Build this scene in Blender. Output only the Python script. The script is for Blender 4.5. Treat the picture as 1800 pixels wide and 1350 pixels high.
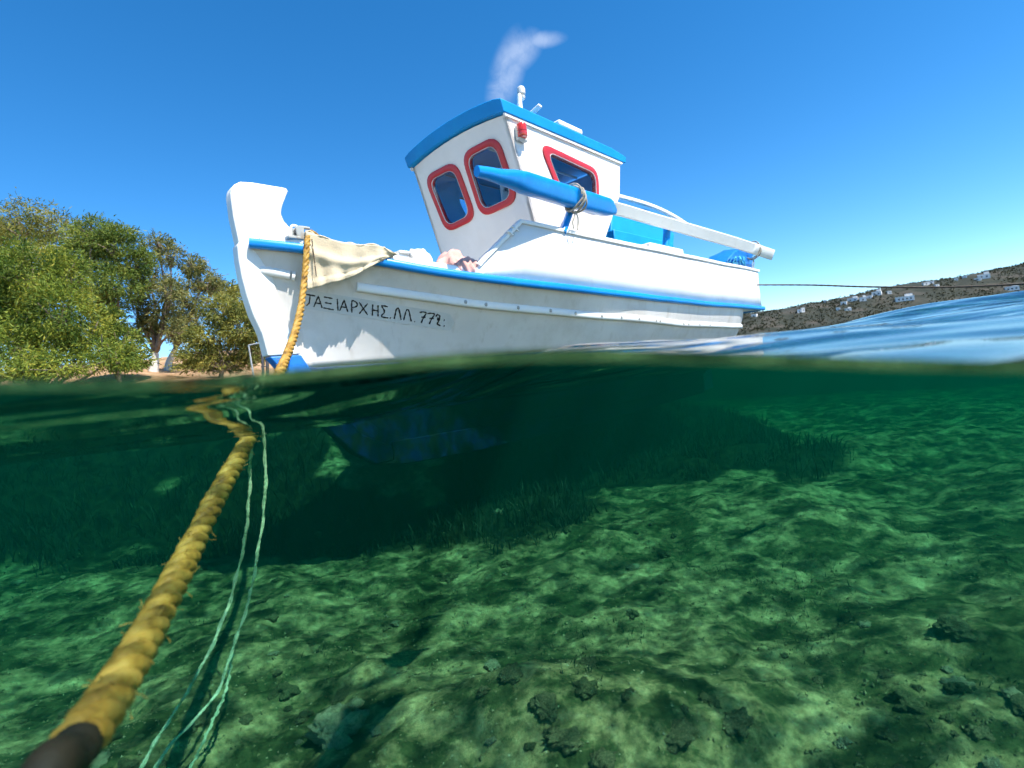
import bpy, bmesh, math, random
import numpy as np
from mathutils import Vector, Matrix, Quaternion
from math import sin, cos, pi, radians, atan, atan2, sqrt

random.seed(7)
rng = np.random.default_rng(11)
scene = bpy.context.scene
for o in list(bpy.data.objects):
    bpy.data.objects.remove(o)

# ------------------------------------------------------------------ camera
F = 900.0                       # focal length in pixels of an 1800 px wide frame
ROLL = radians(6.5)             # the housing is held a little tilted
EYE = 0.14                      # lens height over the mean water level
PITCH = atan((650 - 675) / F * cos(ROLL))
FWD = np.array([0, cos(PITCH), sin(PITCH)])
R0 = np.array([1.0, 0, 0]); U0 = np.cross(R0, FWD)
CR = R0 * cos(ROLL) - U0 * sin(ROLL)
CU = U0 * cos(ROLL) + R0 * sin(ROLL)
CAM = np.array([0, 0, EYE])
cam_data = bpy.data.cameras.new('camera')
cam = bpy.data.objects.new('camera', cam_data)
scene.collection.objects.link(cam)
cam_data.sensor_width = 36.0
cam_data.lens = 36.0 * F / 1800.0
cam_data.clip_start = 0.02
cam_data.clip_end = 6000
M = Matrix.Identity(4)
for i in range(3):
    M[i][0] = CR[i]; M[i][1] = CU[i]; M[i][2] = -FWD[i]; M[i][3] = CAM[i]
cam.matrix_world = M
cam_data.dof.use_dof = True
cam_data.dof.focus_distance = 4.5
cam_data.dof.aperture_fstop = 2.9
scene.camera = cam

# ------------------------------------------------------------------ sun, sky, exposure
SUN_EL = radians(57)
_az = np.array([0.80, -0.60])
SUN = np.array([_az[0] * cos(SUN_EL), _az[1] * cos(SUN_EL), sin(SUN_EL)])
world = bpy.data.worlds.new('World')
scene.world = world
world.use_nodes = True
wn = world.node_tree; wn.nodes.clear()
w_out = wn.nodes.new('ShaderNodeOutputWorld')
w_bg = wn.nodes.new('ShaderNodeBackground')
w_sky = wn.nodes.new('ShaderNodeTexSky')
w_sky.sky_type = 'NISHITA'
w_sky.sun_disc = False
w_sky.sun_elevation = SUN_EL
w_sky.sun_rotation = atan2(SUN[0], SUN[1])
w_sky.altitude = 1500
w_sky.air_density = 0.95
w_sky.dust_density = 0.1
w_sky.ozone_density = 4.0
w_hsv = wn.nodes.new('ShaderNodeHueSaturation')
w_hsv.inputs['Saturation'].default_value = 1.30
w_hsv.inputs['Value'].default_value = 1.0
w_hsv.inputs['Hue'].default_value = 0.4965
w_bg.inputs['Strength'].default_value = 0.133
wn.links.new(w_sky.outputs[0], w_hsv.inputs['Color'])
SKY_COL = w_hsv.outputs[0]

sun_data = bpy.data.lights.new('sun', 'SUN')
sun_data.energy = 5.0
sun_data.angle = radians(0.53)
sun_data.color = (1.0, 0.95, 0.87)
sun = bpy.data.objects.new('sun', sun_data)
scene.collection.objects.link(sun)
sun.rotation_euler = Vector(SUN).to_track_quat('Z', 'Y').to_euler()
sun.location = (4, -3, 9)

vs = scene.view_settings
vs.view_transform = 'Standard'; vs.look = 'None'; vs.gamma = 1.0; vs.use_curve_mapping = False
vs.exposure = 0.9
cy = scene.cycles
cy.use_denoising = True
try:
    cy.denoiser = 'OPENIMAGEDENOISE'
    cy.denoising_input_passes = 'RGB_ALBEDO_NORMAL'
except Exception:
    pass
cy.use_adaptive_sampling = True; cy.adaptive_threshold = 0.04; cy.adaptive_min_samples = 24; cy.time_limit = 700
cy.max_bounces = 6; cy.diffuse_bounces = 2; cy.glossy_bounces = 3
cy.transmission_bounces = 6; cy.transparent_max_bounces = 16; cy.volume_bounces = 0
cy.caustics_reflective = True; cy.blur_glossy = 0.6; cy.caustics_refractive = False
cy.sample_clamp_indirect = 4.0

# ------------------------------------------------------------------ projection helpers
def ray(x, y):
    return FWD + CR * (x - 900) / F + CU * (675 - y) / F
def at(x, y, d):
    """the point seen at pixel x, y (1800 x 1350) at forward depth d"""
    return CAM + ray(x, y) * d
def hor(x):
    return 675 + F * (FWD[2] + CR[2] * (x - 900) / F) / CU[2]

HEAD = radians(43.0)
AV = np.array([sin(HEAD), cos(HEAD), 0]); PV = np.array([cos(HEAD), -sin(HEAD), 0])
_S = CAM + ray(430, 500) * 3.0
ORG = np.array([_S[0], _S[1], 0])
def loc(X):
    d = np.asarray(X, float) - ORG
    return np.array([d @ AV, d @ PV, d[2]])
def wld(u, v, w):
    return ORG + AV * u + PV * v + np.array([0, 0, w])
def on_v(x, y, v):
    d = ray(x, y); t = (v - (CAM - ORG) @ PV) / (d @ PV)
    return loc(CAM + t * d)

def curve(us, vs_, lo, hi, sig=0.12, n=700):
    """a smoothed piecewise-linear curve"""
    xs = np.linspace(lo, hi, n); ys = np.interp(xs, us, vs_)
    k = max(1, int(sig / (hi - lo) * n * 2))
    ker = np.exp(-0.5 * (np.arange(-k, k + 1) / (k / 2)) ** 2); ker /= ker.sum()
    # odd extension keeps the end points where they are
    pad = np.concatenate([2 * ys[0] - ys[k:0:-1], ys, 2 * ys[-1] - ys[-2:-k - 2:-1]])
    ys = np.convolve(pad, ker, 'valid')
    return lambda u: np.interp(u, xs, ys)

# noise ------------------------------------------------------------
def _hash(ix, iy, seed):
    n = (ix.astype(np.int64) * 374761393 + iy.astype(np.int64) * 668265263 + seed * 1442695041) & 0x7fffffff
    n = ((n ^ (n >> 13)) * 1274126177) & 0x7fffffff
    return ((n ^ (n >> 16)) & 0xffff) / 65535.0
def vnoise(x, y, seed=0):
    x = np.asarray(x, float); y = np.asarray(y, float)
    ix = np.floor(x); iy = np.floor(y); fx = x - ix; fy = y - iy
    fx = fx * fx * fx * (fx * (fx * 6 - 15) + 10); fy = fy * fy * fy * (fy * (fy * 6 - 15) + 10)
    a = _hash(ix, iy, seed); b = _hash(ix + 1, iy, seed); c = _hash(ix, iy + 1, seed); d = _hash(ix + 1, iy + 1, seed)
    return (a + (b - a) * fx) * (1 - fy) + (c + (d - c) * fx) * fy - 0.5
def fbm(x, y, seed=0, oct=4, gain=0.5):
    s = 0; amp = 1.0
    for k in range(oct):
        s = s + amp * vnoise(x * 2 ** k + 17.3 * k, y * 2 ** k - 9.1 * k, seed + k); amp *= gain
    return s
def sstep(a, b, x):
    t = np.clip((np.asarray(x, float) - a) / (b - a), 0, 1)
    return t * t * (3 - 2 * t)

# ------------------------------------------------------------------ object helpers
COL = scene.collection
def link_mesh(name, me, mat=None, parent=None, smooth=None):
    if mat is not None:
        for m in (mat if isinstance(mat, (list, tuple)) else [mat]):
            me.materials.append(m)
    if smooth is not None:
        me.polygons.foreach_set('use_smooth', [True] * len(me.polygons))
        me.set_sharp_from_angle(angle=radians(smooth))
    o = bpy.data.objects.new(name, me)
    COL.objects.link(o)
    if parent is not None:
        o.parent = parent
    return o
def mesh(name, verts, faces, mat=None, parent=None, smooth=40, fix=True):
    me = bpy.data.meshes.new(name)
    me.from_pydata([tuple(map(float, v)) for v in verts], [], faces)
    if fix:
        bm = bmesh.new(); bm.from_mesh(me)
        bmesh.ops.remove_doubles(bm, verts=bm.verts, dist=1e-5)
        bmesh.ops.recalc_face_normals(bm, faces=bm.faces)
        bm.to_mesh(me); bm.free()
    me.update()
    return link_mesh(name, me, mat, parent, smooth)
def quads(name, V, mat, parent=None, attr=None):
    """V: (n,4,3) loose quads in one mesh"""
    n = len(V)
    me = bpy.data.meshes.new(name)
    me.vertices.add(n * 4); me.vertices.foreach_set('co', np.asarray(V, np.float32).ravel())
    me.loops.add(n * 4); me.loops.foreach_set('vertex_index', np.arange(n * 4, dtype=np.int32))
    me.polygons.add(n); me.polygons.foreach_set('loop_start', np.arange(0, n * 4, 4, dtype=np.int32))
    try:
        me.polygons.foreach_set('loop_total', np.full(n, 4, dtype=np.int32))
    except Exception:
        pass
    if attr is not None:
        a = me.attributes.new('tone', 'FLOAT', 'FACE'); a.data.foreach_set('value', np.asarray(attr, np.float32))
    me.update(); me.validate()
    return link_mesh(name, me, mat, parent)
def tag(o, label, cat, group=None, kind=None):
    if label: o['label'] = label
    if cat: o['category'] = cat
    if group: o['group'] = group
    if kind: o['kind'] = kind
    return o
def empty(name, locn=(0, 0, 0), rz=0.0):
    o = bpy.data.objects.new(name, None); COL.objects.link(o)
    o.location = tuple(map(float, locn)); o.rotation_euler = (0, 0, rz); o.empty_display_size = 0.2
    return o
def bevel(o, w=0.006, seg=2, ang=35):
    m = o.modifiers.new('bevel', 'BEVEL'); m.width = w; m.segments = seg
    m.limit_method = 'ANGLE'; m.angle_limit = radians(ang)
    return o
def grid_faces(nu, nv, closed_v=False, base=0):
    f = []
    for i in range(nu - 1):
        for j in range(nv if closed_v else nv - 1):
            j2 = (j + 1) % nv
            f.append((base + i * nv + j, base + i * nv + j2, base + (i + 1) * nv + j2, base + (i + 1) * nv + j))
    return f
def sweep_geo(path, prof_fn, up=(0, 0, 1), cap=True, closed=False):
    """prof_fn(i, s) -> list of (side, up) pairs"""
    P = np.asarray(path, float); n = len(P); up = np.asarray(up, float)
    if closed:
        T = np.roll(P, -1, 0) - np.roll(P, 1, 0)
    else:
        T = np.gradient(P, axis=0)
    T /= np.linalg.norm(T, axis=1)[:, None] + 1e-12
    V = []; m = None
    for i in range(n):
        side = np.cross(T[i], up); side /= np.linalg.norm(side) + 1e-12
        u2 = np.cross(side, T[i])
        pr = prof_fn(i, i / (n - 1)); m = len(pr)
        for a, b in pr:
            V.append(P[i] + side * a + u2 * b)
    Fc = grid_faces(n, m, True)
    if closed:
        Fc += [((n - 1) * m + j, (n - 1) * m + (j + 1) % m, (j + 1) % m, j) for j in range(m)]
    elif cap:
        Fc.append(tuple(range(m - 1, -1, -1))); Fc.append(tuple((n - 1) * m + j for j in range(m)))
    return V, Fc
def circ(r, n=10, ry=None):
    ry = r if ry is None else ry
    return [(r * cos(2 * pi * k / n), ry * sin(2 * pi * k / n)) for k in range(n)]
def tube(name, path, r, mat, parent=None, n=10, up=(0, 0, 1), ry=None):
    rr = r if callable(r) else (lambda s: r)
    V, Fc = sweep_geo(path, lambda i, s: circ(rr(s), n, None if ry is None else ry), up)
    return mesh(name, V, Fc, mat, parent, 50)
def box_geo(c, s, rot=None):
    V = [np.array([sx * s[0] / 2, sy * s[1] / 2, sz * s[2] / 2]) for sx in (-1, 1) for sy in (-1, 1) for sz in (-1, 1)]
    if rot is not None:
        V = [np.array(rot @ Vector(v)) for v in V]
    V = [v + np.asarray(c, float) for v in V]
    return V, [(0, 1, 3, 2), (4, 6, 7, 5), (0, 4, 5, 1), (2, 3, 7, 6), (0, 2, 6, 4), (1, 5, 7, 3)]
def join(parts):
    V = []; Fc = []
    for v, f in parts:
        b = len(V); V += list(v); Fc += [tuple(b + i for i in q) for q in f]
    return V, Fc
def spline(pts, n=60):
    """Catmull-Rom through pts"""
    P = np.asarray(pts, float)
    P = np.vstack([2 * P[0] - P[1], P, 2 * P[-1] - P[-2]])
    seg = len(P) - 3; out = []
    for k in range(n):
        s = k / (n - 1) * seg; i = min(int(s), seg - 1); t = s - i
        a, b, c, d = P[i:i + 4]
        out.append(0.5 * ((2 * b) + (c - a) * t + (2 * a - 5 * b + 4 * c - d) * t * t + (3 * b - a - 3 * c + d) * t ** 3))
    return np.array(out)
def round_loop(c4, r=0.25, n=5):
    """rounded quadrilateral; c4 corner points in order, r as a share of the shorter adjoining edge"""
    c4 = [np.asarray(c, float) for c in c4]; out = []
    for i in range(4):
        p = c4[i]; a = c4[i - 1] - p; b = c4[(i + 1) % 4] - p
        d = r * min(np.linalg.norm(a), np.linalg.norm(b))
        pa = p + a / np.linalg.norm(a) * d; pb = p + b / np.linalg.norm(b) * d
        for k in range(n + 1):
            t = k / n
            out.append((1 - t) ** 2 * pa + 2 * t * (1 - t) * p + t * t * pb)
    return out
def inset_quad(c4, d):
    c4 = [np.asarray(c, float) for c in c4]; out = []
    for i in range(4):
        p = c4[i]; a = c4[i - 1] - p; b = c4[(i + 1) % 4] - p
        la = np.linalg.norm(a); lb = np.linalg.norm(b); a = a / la; b = b / lb
        sn = np.linalg.norm(np.cross(a, b))
        out.append(p + (a + b) * d / max(sn, 0.3))
    return out
def panel(name, outer, holes, nrm, thick, mat, parent):
    """flat sheet with holes, made solid along -nrm"""
    bm = bmesh.new(); edges = []
    for lp in [outer] + holes:
        vs2 = [bm.verts.new(tuple(map(float, p))) for p in lp]
        for i in range(len(vs2)):
            edges.append(bm.edges.new((vs2[i], vs2[(i + 1) % len(vs2)])))
    bmesh.ops.triangle_fill(bm, use_beauty=True, use_dissolve=False, edges=edges)
    nv = Vector(tuple(map(float, nrm)))
    for f in bm.faces:
        f.normal_update()
        if f.normal.dot(nv) < 0: f.normal_flip()
    ret = bmesh.ops.extrude_face_region(bm, geom=list(bm.faces))
    for v in [g for g in ret['geom'] if isinstance(g, bmesh.types.BMVert)]:
        v.co -= nv * thick
    bmesh.ops.recalc_face_normals(bm, faces=bm.faces)
    me = bpy.data.meshes.new(name); bm.to_mesh(me); bm.free()
    return link_mesh(name, me, mat, parent, 30)
def ring_geo(outer, inner, nrm, h, deep=0.03):
    """raised frame between two loops of equal count"""
    nrm = np.asarray(nrm, float); n = len(outer)
    L = [[p for p in outer], [p + nrm * h * 0.75 for p in outer],
         [p + (q - p) * 0.14 + nrm * h for p, q in zip(outer, inner)],
         [p + (q - p) * 0.88 + nrm * h for p, q in zip(outer, inner)],
         [p + nrm * h * 0.7 for p in inner], [p - nrm * deep for p in inner]]
    V = [p for lp in L for p in lp]; Fc = []
    for k in range(len(L) - 1):
        for i in range(n):
            j = (i + 1) % n
            Fc.append((k * n + i, k * n + j, (k + 1) * n + j, (k + 1) * n + i))
    return V, Fc

# ------------------------------------------------------------------ materials
def nt(name):
    m = bpy.data.materials.new(name); m.use_nodes = True
    t = m.node_tree; t.nodes.clear()
    out = t.nodes.new('ShaderNodeOutputMaterial')
    return m, t, out
def N(t, typ, **kw):
    n = t.nodes.new(typ)
    for k, v in kw.items():
        if k.startswith('in_'):
            n.inputs[k[3:].replace('_', ' ')].default_value = v
        else:
            setattr(n, k, v)
    return n
def ramp(t, src, stops):
    r = t.nodes.new('ShaderNodeValToRGB')
    el = r.color_ramp.elements
    while len(el) > len(stops): el.remove(el[-1])
    while len(el) < len(stops): el.new(0.5)
    for e, (p, c) in zip(el, stops):
        e.position = p; e.color = (*c, 1)
    t.links.new(src, r.inputs[0])
    return r
def noise(t, scale, detail=4, rough=0.55, coord='Object', stretch=None, dist=0.0):
    tc = t.nodes.new('ShaderNodeTexCoord')
    n = t.nodes.new('ShaderNodeTexNoise')
    n.inputs['Scale'].default_value = scale; n.inputs['Detail'].default_value = detail
    n.inputs['Roughness'].default_value = rough; n.inputs['Distortion'].default_value = dist
    if stretch:
        mp = t.nodes.new('ShaderNodeMapping'); mp.inputs['Scale'].default_value = stretch
        t.links.new(tc.outputs[coord], mp.inputs[0]); t.links.new(mp.outputs[0], n.inputs['Vector'])
    else:
        t.links.new(tc.outputs[coord], n.inputs['Vector'])
    return n.outputs['Fac']
def paint(name, col, rough=0.35, wear=None, wear_scale=6, wear_amt=(0.5, 0.72), bump=0.15, bscale=60, spec=0.5, vary=0.06, coat=0.0):
    """brushed paint: slight tone drift, worn patches with their own shape, brush relief"""
    m, t, out = nt(name)
    b = N(t, 'ShaderNodeBsdfPrincipled'); b.inputs['Roughness'].default_value = rough
    b.inputs['Specular IOR Level'].default_value = spec
    b.inputs['Coat Weight'].default_value = coat
    n1 = noise(t, 2.5, 5)
    lo = tuple(c * (1 - vary) for c in col); hi = tuple(min(1, c * (1 + vary)) for c in col)
    r1 = ramp(t, n1, [(0.3, lo), (0.7, hi)])
    src = r1.outputs[0]
    if wear is not None:
        n2 = noise(t, wear_scale, 8, 0.68)
        r2 = ramp(t, n2, [(wear_amt[0], (0, 0, 0)), (wear_amt[1], (1, 1, 1))])
        mx = N(t, 'ShaderNodeMix', data_type='RGBA')
        t.links.new(r2.outputs[0], mx.inputs[0]); t.links.new(src, mx.inputs[6]); mx.inputs[7].default_value = (*wear, 1)
        src = mx.outputs[2]
    t.links.new(src, b.inputs['Base Color'])
    bp = N(t, 'ShaderNodeBump'); bp.inputs['Strength'].default_value = bump; bp.inputs['Distance'].default_value = 0.003
    t.links.new(noise(t, bscale, 4), bp.inputs['Height']); t.links.new(bp.outputs[0], b.inputs['Normal'])
    t.links.new(b.outputs[0], out.inputs[0])
    return m
def matte(name, stops, scale=4, rough=0.9, bump=0.4, bscale=30, bdist=0.02, detail=6, stretch=None, coord='Object'):
    m, t, out = nt(name)
    b = N(t, 'ShaderNodeBsdfPrincipled'); b.inputs['Roughness'].default_value = rough
    b.inputs['Specular IOR Level'].default_value = 0.25
    r = ramp(t, noise(t, scale, detail, 0.6, coord, stretch), stops)
    t.links.new(r.outputs[0], b.inputs['Base Color'])
    if bump:
        bp = N(t, 'ShaderNodeBump'); bp.inputs['Strength'].default_value = bump; bp.inputs['Distance'].default_value = bdist
        t.links.new(noise(t, bscale, 6, 0.6, coord), bp.inputs['Height']); t.links.new(bp.outputs[0], b.inputs['Normal'])
    t.links.new(b.outputs[0], out.inputs[0])
    return m
def foliage(name, dark, light, warm):
    m, t, out = nt(name)
    at_ = N(t, 'ShaderNodeAttribute', attribute_name='tone')
    r = ramp(t, at_.outputs['Fac'], [(0.0, dark), (0.55, light), (1.0, warm)])
    d = N(t, 'ShaderNodeBsdfPrincipled'); d.inputs['Roughness'].default_value = 0.6
    d.inputs['Specular IOR Level'].default_value = 0.3
    tr = N(t, 'ShaderNodeBsdfTranslucent')
    mx = N(t, 'ShaderNodeMixShader'); mx.inputs[0].default_value = 0.28
    t.links.new(r.outputs[0], d.inputs['Base Color']); t.links.new(r.outputs[0], tr.inputs['Color'])
    t.links.new(d.outputs[0], mx.inputs[1]); t.links.new(tr.outputs[0], mx.inputs[2])
    t.links.new(mx.outputs[0], out.inputs[0])
    return m

WHITE = paint('white_paint', (0.80, 0.79, 0.76), 0.38, wear=(0.62, 0.58, 0.50), wear_scale=3.2, wear_amt=(0.56, 0.80))
def hull_paint():
    m = paint('hull_paint', (0.68, 0.645, 0.61), 0.34, wear=(0.50, 0.45, 0.39), wear_scale=2.2, wear_amt=(0.50, 0.82), bump=0.35, bscale=22)
    t = m.node_tree; b = [n for n in t.nodes if n.type == 'BSDF_PRINCIPLED'][0]
    src = b.inputs['Base Color'].links[0].from_socket
    st = ramp(t, noise(t, 7.0, 6, 0.65, 'Object', (1.6, 1.6, 0.16)), [(0.55, (0, 0, 0)), (0.78, (0.42, 0.42, 0.42))])
    mx = N(t, 'ShaderNodeMix', data_type='RGBA'); t.links.new(st.outputs[0], mx.inputs[0]); t.links.new(src, mx.inputs[6]); mx.inputs[7].default_value = (0.36, 0.30, 0.21, 1)
    sc = ramp(t, noise(t, 16.0, 8, 0.75, 'Object', (0.5, 1, 1.6), 1.5), [(0.66, (0, 0, 0)), (0.72, (0.55, 0.55, 0.55))])
    m2 = N(t, 'ShaderNodeMix', data_type='RGBA'); t.links.new(sc.outputs[0], m2.inputs[0]); t.links.new(mx.outputs[2], m2.inputs[6]); m2.inputs[7].default_value = (0.60, 0.57, 0.53, 1)
    t.links.new(m2.outputs[2], b.inputs['Base Color']); return m
HULLW = hull_paint()
CABIN = paint('cabin_paint', (0.79, 0.745, 0.705), 0.4, wear=(0.70, 0.645, 0.59), wear_scale=2.0, wear_amt=(0.55, 0.85))
BLUE = paint('blue_paint', (0.003, 0.23, 0.66), 0.30, wear=(0.006, 0.30, 0.70), wear_scale=9, wear_amt=(0.52, 0.75), vary=0.12)
ROOFB = paint('roof_blue_paint', (0.002, 0.245, 0.62), 0.5, wear=(0.004, 0.30, 0.66), wear_scale=4, spec=0.3, vary=0.10)
BOXB = paint('hatch_blue_paint', (0.004, 0.30, 0.64), 0.45, vary=0.10)
INNERB = paint('lining_blue_paint', (0.03, 0.42, 0.85), 0.5, vary=0.15)
BOOT = paint('antifouling_blue', (0.012, 0.032, 0.26), 0.6, wear=(0.03, 0.07, 0.24), wear_scale=12, vary=0.2, bump=0.4)
STEMB = paint('stem_blue_paint', (0.01, 0.17, 0.55), 0.45, wear=(0.03, 0.08, 0.3), wear_scale=10, vary=0.12)
RED = paint('red_paint', (0.50, 0.022, 0.030), 0.38, wear=(0.62, 0.08, 0.09), wear_scale=14, wear_amt=(0.6, 0.8), vary=0.12)
BLACK = paint('black_letter_paint', (0.012, 0.012, 0.014), 0.5)
PLATE = paint('name_band_paint', (0.60, 0.60, 0.585), 0.35, wear=(0.5, 0.5, 0.47), wear_scale=5)
GREYM = paint('galvanised_metal', (0.36, 0.37, 0.35), 0.4, wear=(0.24, 0.18, 0.12), wear_scale=12)
DARKM = paint('dark_metal', (0.07, 0.07, 0.075), 0.5, wear=(0.12, 0.06, 0.03), wear_scale=10)
REDLENS = paint('red_lamp_lens', (0.55, 0.03, 0.02), 0.12, coat=0.6)
LAMPG = paint('lamp_body', (0.62, 0.60, 0.55), 0.35, wear=(0.4, 0.36, 0.3), wear_scale=20)
CANVAS = matte('canvas_cloth', [(0.3, (0.56, 0.46, 0.31)), (0.7, (0.68, 0.58, 0.42))], 3, 0.95, 0.5, 90, 0.004)
PINK = matte('pink_cloth', [(0.3, (0.60, 0.30, 0.25)), (0.7, (0.70, 0.42, 0.36))], 8, 0.95, 0.5, 120, 0.004)
CLOTH = matte('patterned_cloth', [(0.36, (0.08, 0.07, 0.09)), (0.46, (0.58, 0.53, 0.53)), (0.8, (0.70, 0.66, 0.65))], 9, 0.95, 0.3, 90, 0.004)
WCLOTH = matte('white_cloth', [(0.3, (0.60, 0.57, 0.52)), (0.7, (0.74, 0.71, 0.66))], 8, 0.95, 0.4, 90, 0.004)
CORD = matte('grey_cord', [(0.3, (0.30, 0.27, 0.22)), (0.7, (0.52, 0.48, 0.40))], 40, 0.95, 0.6, 200, 0.003)
DARKROPE = matte('dark_rope', [(0.3, (0.07, 0.055, 0.04)), (0.7, (0.16, 0.13, 0.10))], 40, 0.95, 0.6, 200, 0.003)
YROPE = matte('yellow_rope', [(0.30, (0.11, 0.055, 0.010)), (0.46, (0.32, 0.175, 0.028)), (0.72, (0.52, 0.32, 0.075))], 22, 0.5, 0.5, 120, 0.004)
BLACKT = matte('black_tape', [(0.3, (0.006, 0.006, 0.006)), (0.7, (0.030, 0.018, 0.009))], 10, 0.7, 0.5, 60, 0.005)
GLINE = matte('green_line', [(0.35, (0.24, 0.32, 0.18)), (0.5, (0.48, 0.54, 0.34)), (0.7, (0.68, 0.68, 0.46))], 30, 0.9, 0.6, 150, 0.003)
TARP = paint('blue_tarpaulin', (0.01, 0.16, 0.58), 0.35, wear=(0.02, 0.25, 0.66), wear_scale=14, bump=0.4)
CYAN = paint('pale_blue_print', (0.10, 0.55, 0.72), 0.4)
BARK = matte('bark', [(0.3, (0.14, 0.10, 0.07)), (0.7, (0.30, 0.24, 0.18))], 6, 0.95, 0.6, 30, 0.03)
LIME = matte('limewashed_bark', [(0.3, (0.48, 0.44, 0.38)), (0.6, (0.72, 0.69, 0.63))], 6, 0.95, 0.6, 30, 0.02)
HOUSE = matte('lime_wall', [(0.3, (0.70, 0.68, 0.64)), (0.7, (0.80, 0.78, 0.75))], 0.6, 0.9, 0, 1)
OPENING = paint('house_opening', (0.05, 0.06, 0.08), 0.4)

def glass(name, tint, refl=1.0):
    m, t, out = nt(name)
    tr = N(t, 'ShaderNodeBsdfTransparent'); tr.inputs[0].default_value = (*tint, 1)
    gl = N(t, 'ShaderNodeBsdfGlossy'); gl.inputs['Roughness'].default_value = 0.03
    gl.inputs['Color'].default_value = (refl, refl, refl, 1)
    lw = N(t, 'ShaderNodeLayerWeight'); lw.inputs['Blend'].default_value = 0.5
    fr = N(t, 'ShaderNodeMath', operation='POWER'); fr.inputs[1].default_value = 5.0; t.links.new(lw.outputs['Facing'], fr.inputs[0])
    mr = N(t, 'ShaderNodeMath', operation='MULTIPLY_ADD'); mr.inputs[1].default_value = 0.96; mr.inputs[2].default_value = 0.010
    t.links.new(fr.outputs[0], mr.inputs[0])
    mx = N(t, 'ShaderNodeMixShader')
    t.links.new(mr.outputs[0], mx.inputs[0]); t.links.new(tr.outputs[0], mx.inputs[1]); t.links.new(gl.outputs[0], mx.inputs[2])
    # salt film
    df = N(t, 'ShaderNodeBsdfDiffuse'); df.inputs[0].default_value = (0.5, 0.55, 0.58, 1)
    r = ramp(t, noise(t, 3.0, 6, 0.6), [(0.35, (0.0, 0.0, 0.0)), (0.75, (0.014, 0.014, 0.014))])
    m2 = N(t, 'ShaderNodeMixShader')
    t.links.new(r.outputs[0], m2.inputs[0]); t.links.new(mx.outputs[0], m2.inputs[1]); t.links.new(df.outputs[0], m2.inputs[2])
    t.links.new(m2.outputs[0], out.inputs[0])
    return m
GLASS = glass('window_glass', (0.78, 0.90, 0.97))

# a small wisp of cloud, fixed to a direction of the sky
def dirv(x, y):
    d = ray(x, y); return d / np.linalg.norm(d)
_tc = wn.nodes.new('ShaderNodeTexCoord')
def w_dot(vec):
    n = wn.nodes.new('ShaderNodeVectorMath'); n.operation = 'DOT_PRODUCT'
    wn.links.new(_tc.outputs['Generated'], n.inputs[0]); n.inputs[1].default_value = tuple(vec)
    return n.outputs['Value']
def w_math(op, a, b=None, clamp=False):
    n = wn.nodes.new('ShaderNodeMath'); n.operation = op; n.use_clamp = clamp
    for i, s in enumerate((a, b)):
        if s is None: continue
        if isinstance(s, (int, float)): n.inputs[i].default_value = s
        else: wn.links.new(s, n.inputs[i])
    return n.outputs[0]
_nz = wn.nodes.new('ShaderNodeTexNoise'); _nz.inputs['Scale'].default_value = 17; _nz.inputs['Detail'].default_value = 7
_nz.inputs['Roughness'].default_value = 0.62; _nz.inputs['Distortion'].default_value = 0.6
wn.links.new(_tc.outputs['Generated'], _nz.inputs['Vector'])
_tot = None
for (cx, cy_, tx, ty, sa, sb) in [(890, 130, 12, -40, 0.075, 0.032), (912, 92, 20, -16, 0.048, 0.030), (955, 70, 40, -4, 0.042, 0.014)]:
    c = dirv(cx, cy_); a = dirv(cx + tx, cy_ + ty) - c; a /= np.linalg.norm(a); b = np.cross(c, a)
    da = w_math('DIVIDE', w_dot(a - 0 * c), sa); db = w_math('DIVIDE', w_dot(b), sb)
    ca = float(c @ a)
    da = w_math('SUBTRACT', da, ca / sa)
    rr = w_math('ADD', w_math('MULTIPLY', da, da), w_math('MULTIPLY', db, db))
    g = w_math('MULTIPLY', w_math('SUBTRACT', 1.0, rr, True), w_math('GREATER_THAN', w_dot(c), 0.0))
    _tot = g if _tot is None else w_math('MAXIMUM', _tot, g)
_msk = w_math('MULTIPLY', w_math('MULTIPLY', w_math('SUBTRACT', w_math('ADD', _nz.outputs['Fac'], w_math('MULTIPLY', _tot, 0.28)), 0.42, True), 2.4, True), w_math('MULTIPLY', _tot, 0.27, True), True)
_mx = wn.nodes.new('ShaderNodeMix'); _mx.data_type = 'RGBA'
wn.links.new(_msk, _mx.inputs[0]); wn.links.new(SKY_COL, _mx.inputs[6]); _mx.inputs[7].default_value = (5.6, 5.9, 6.4, 1)
wn.links.new(_mx.outputs[2], w_bg.inputs['Color'])
wn.links.new(w_bg.outputs[0], w_out.inputs[0])

# ================================================================== SETTING
SEA_FLOOR = -1.10
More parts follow.
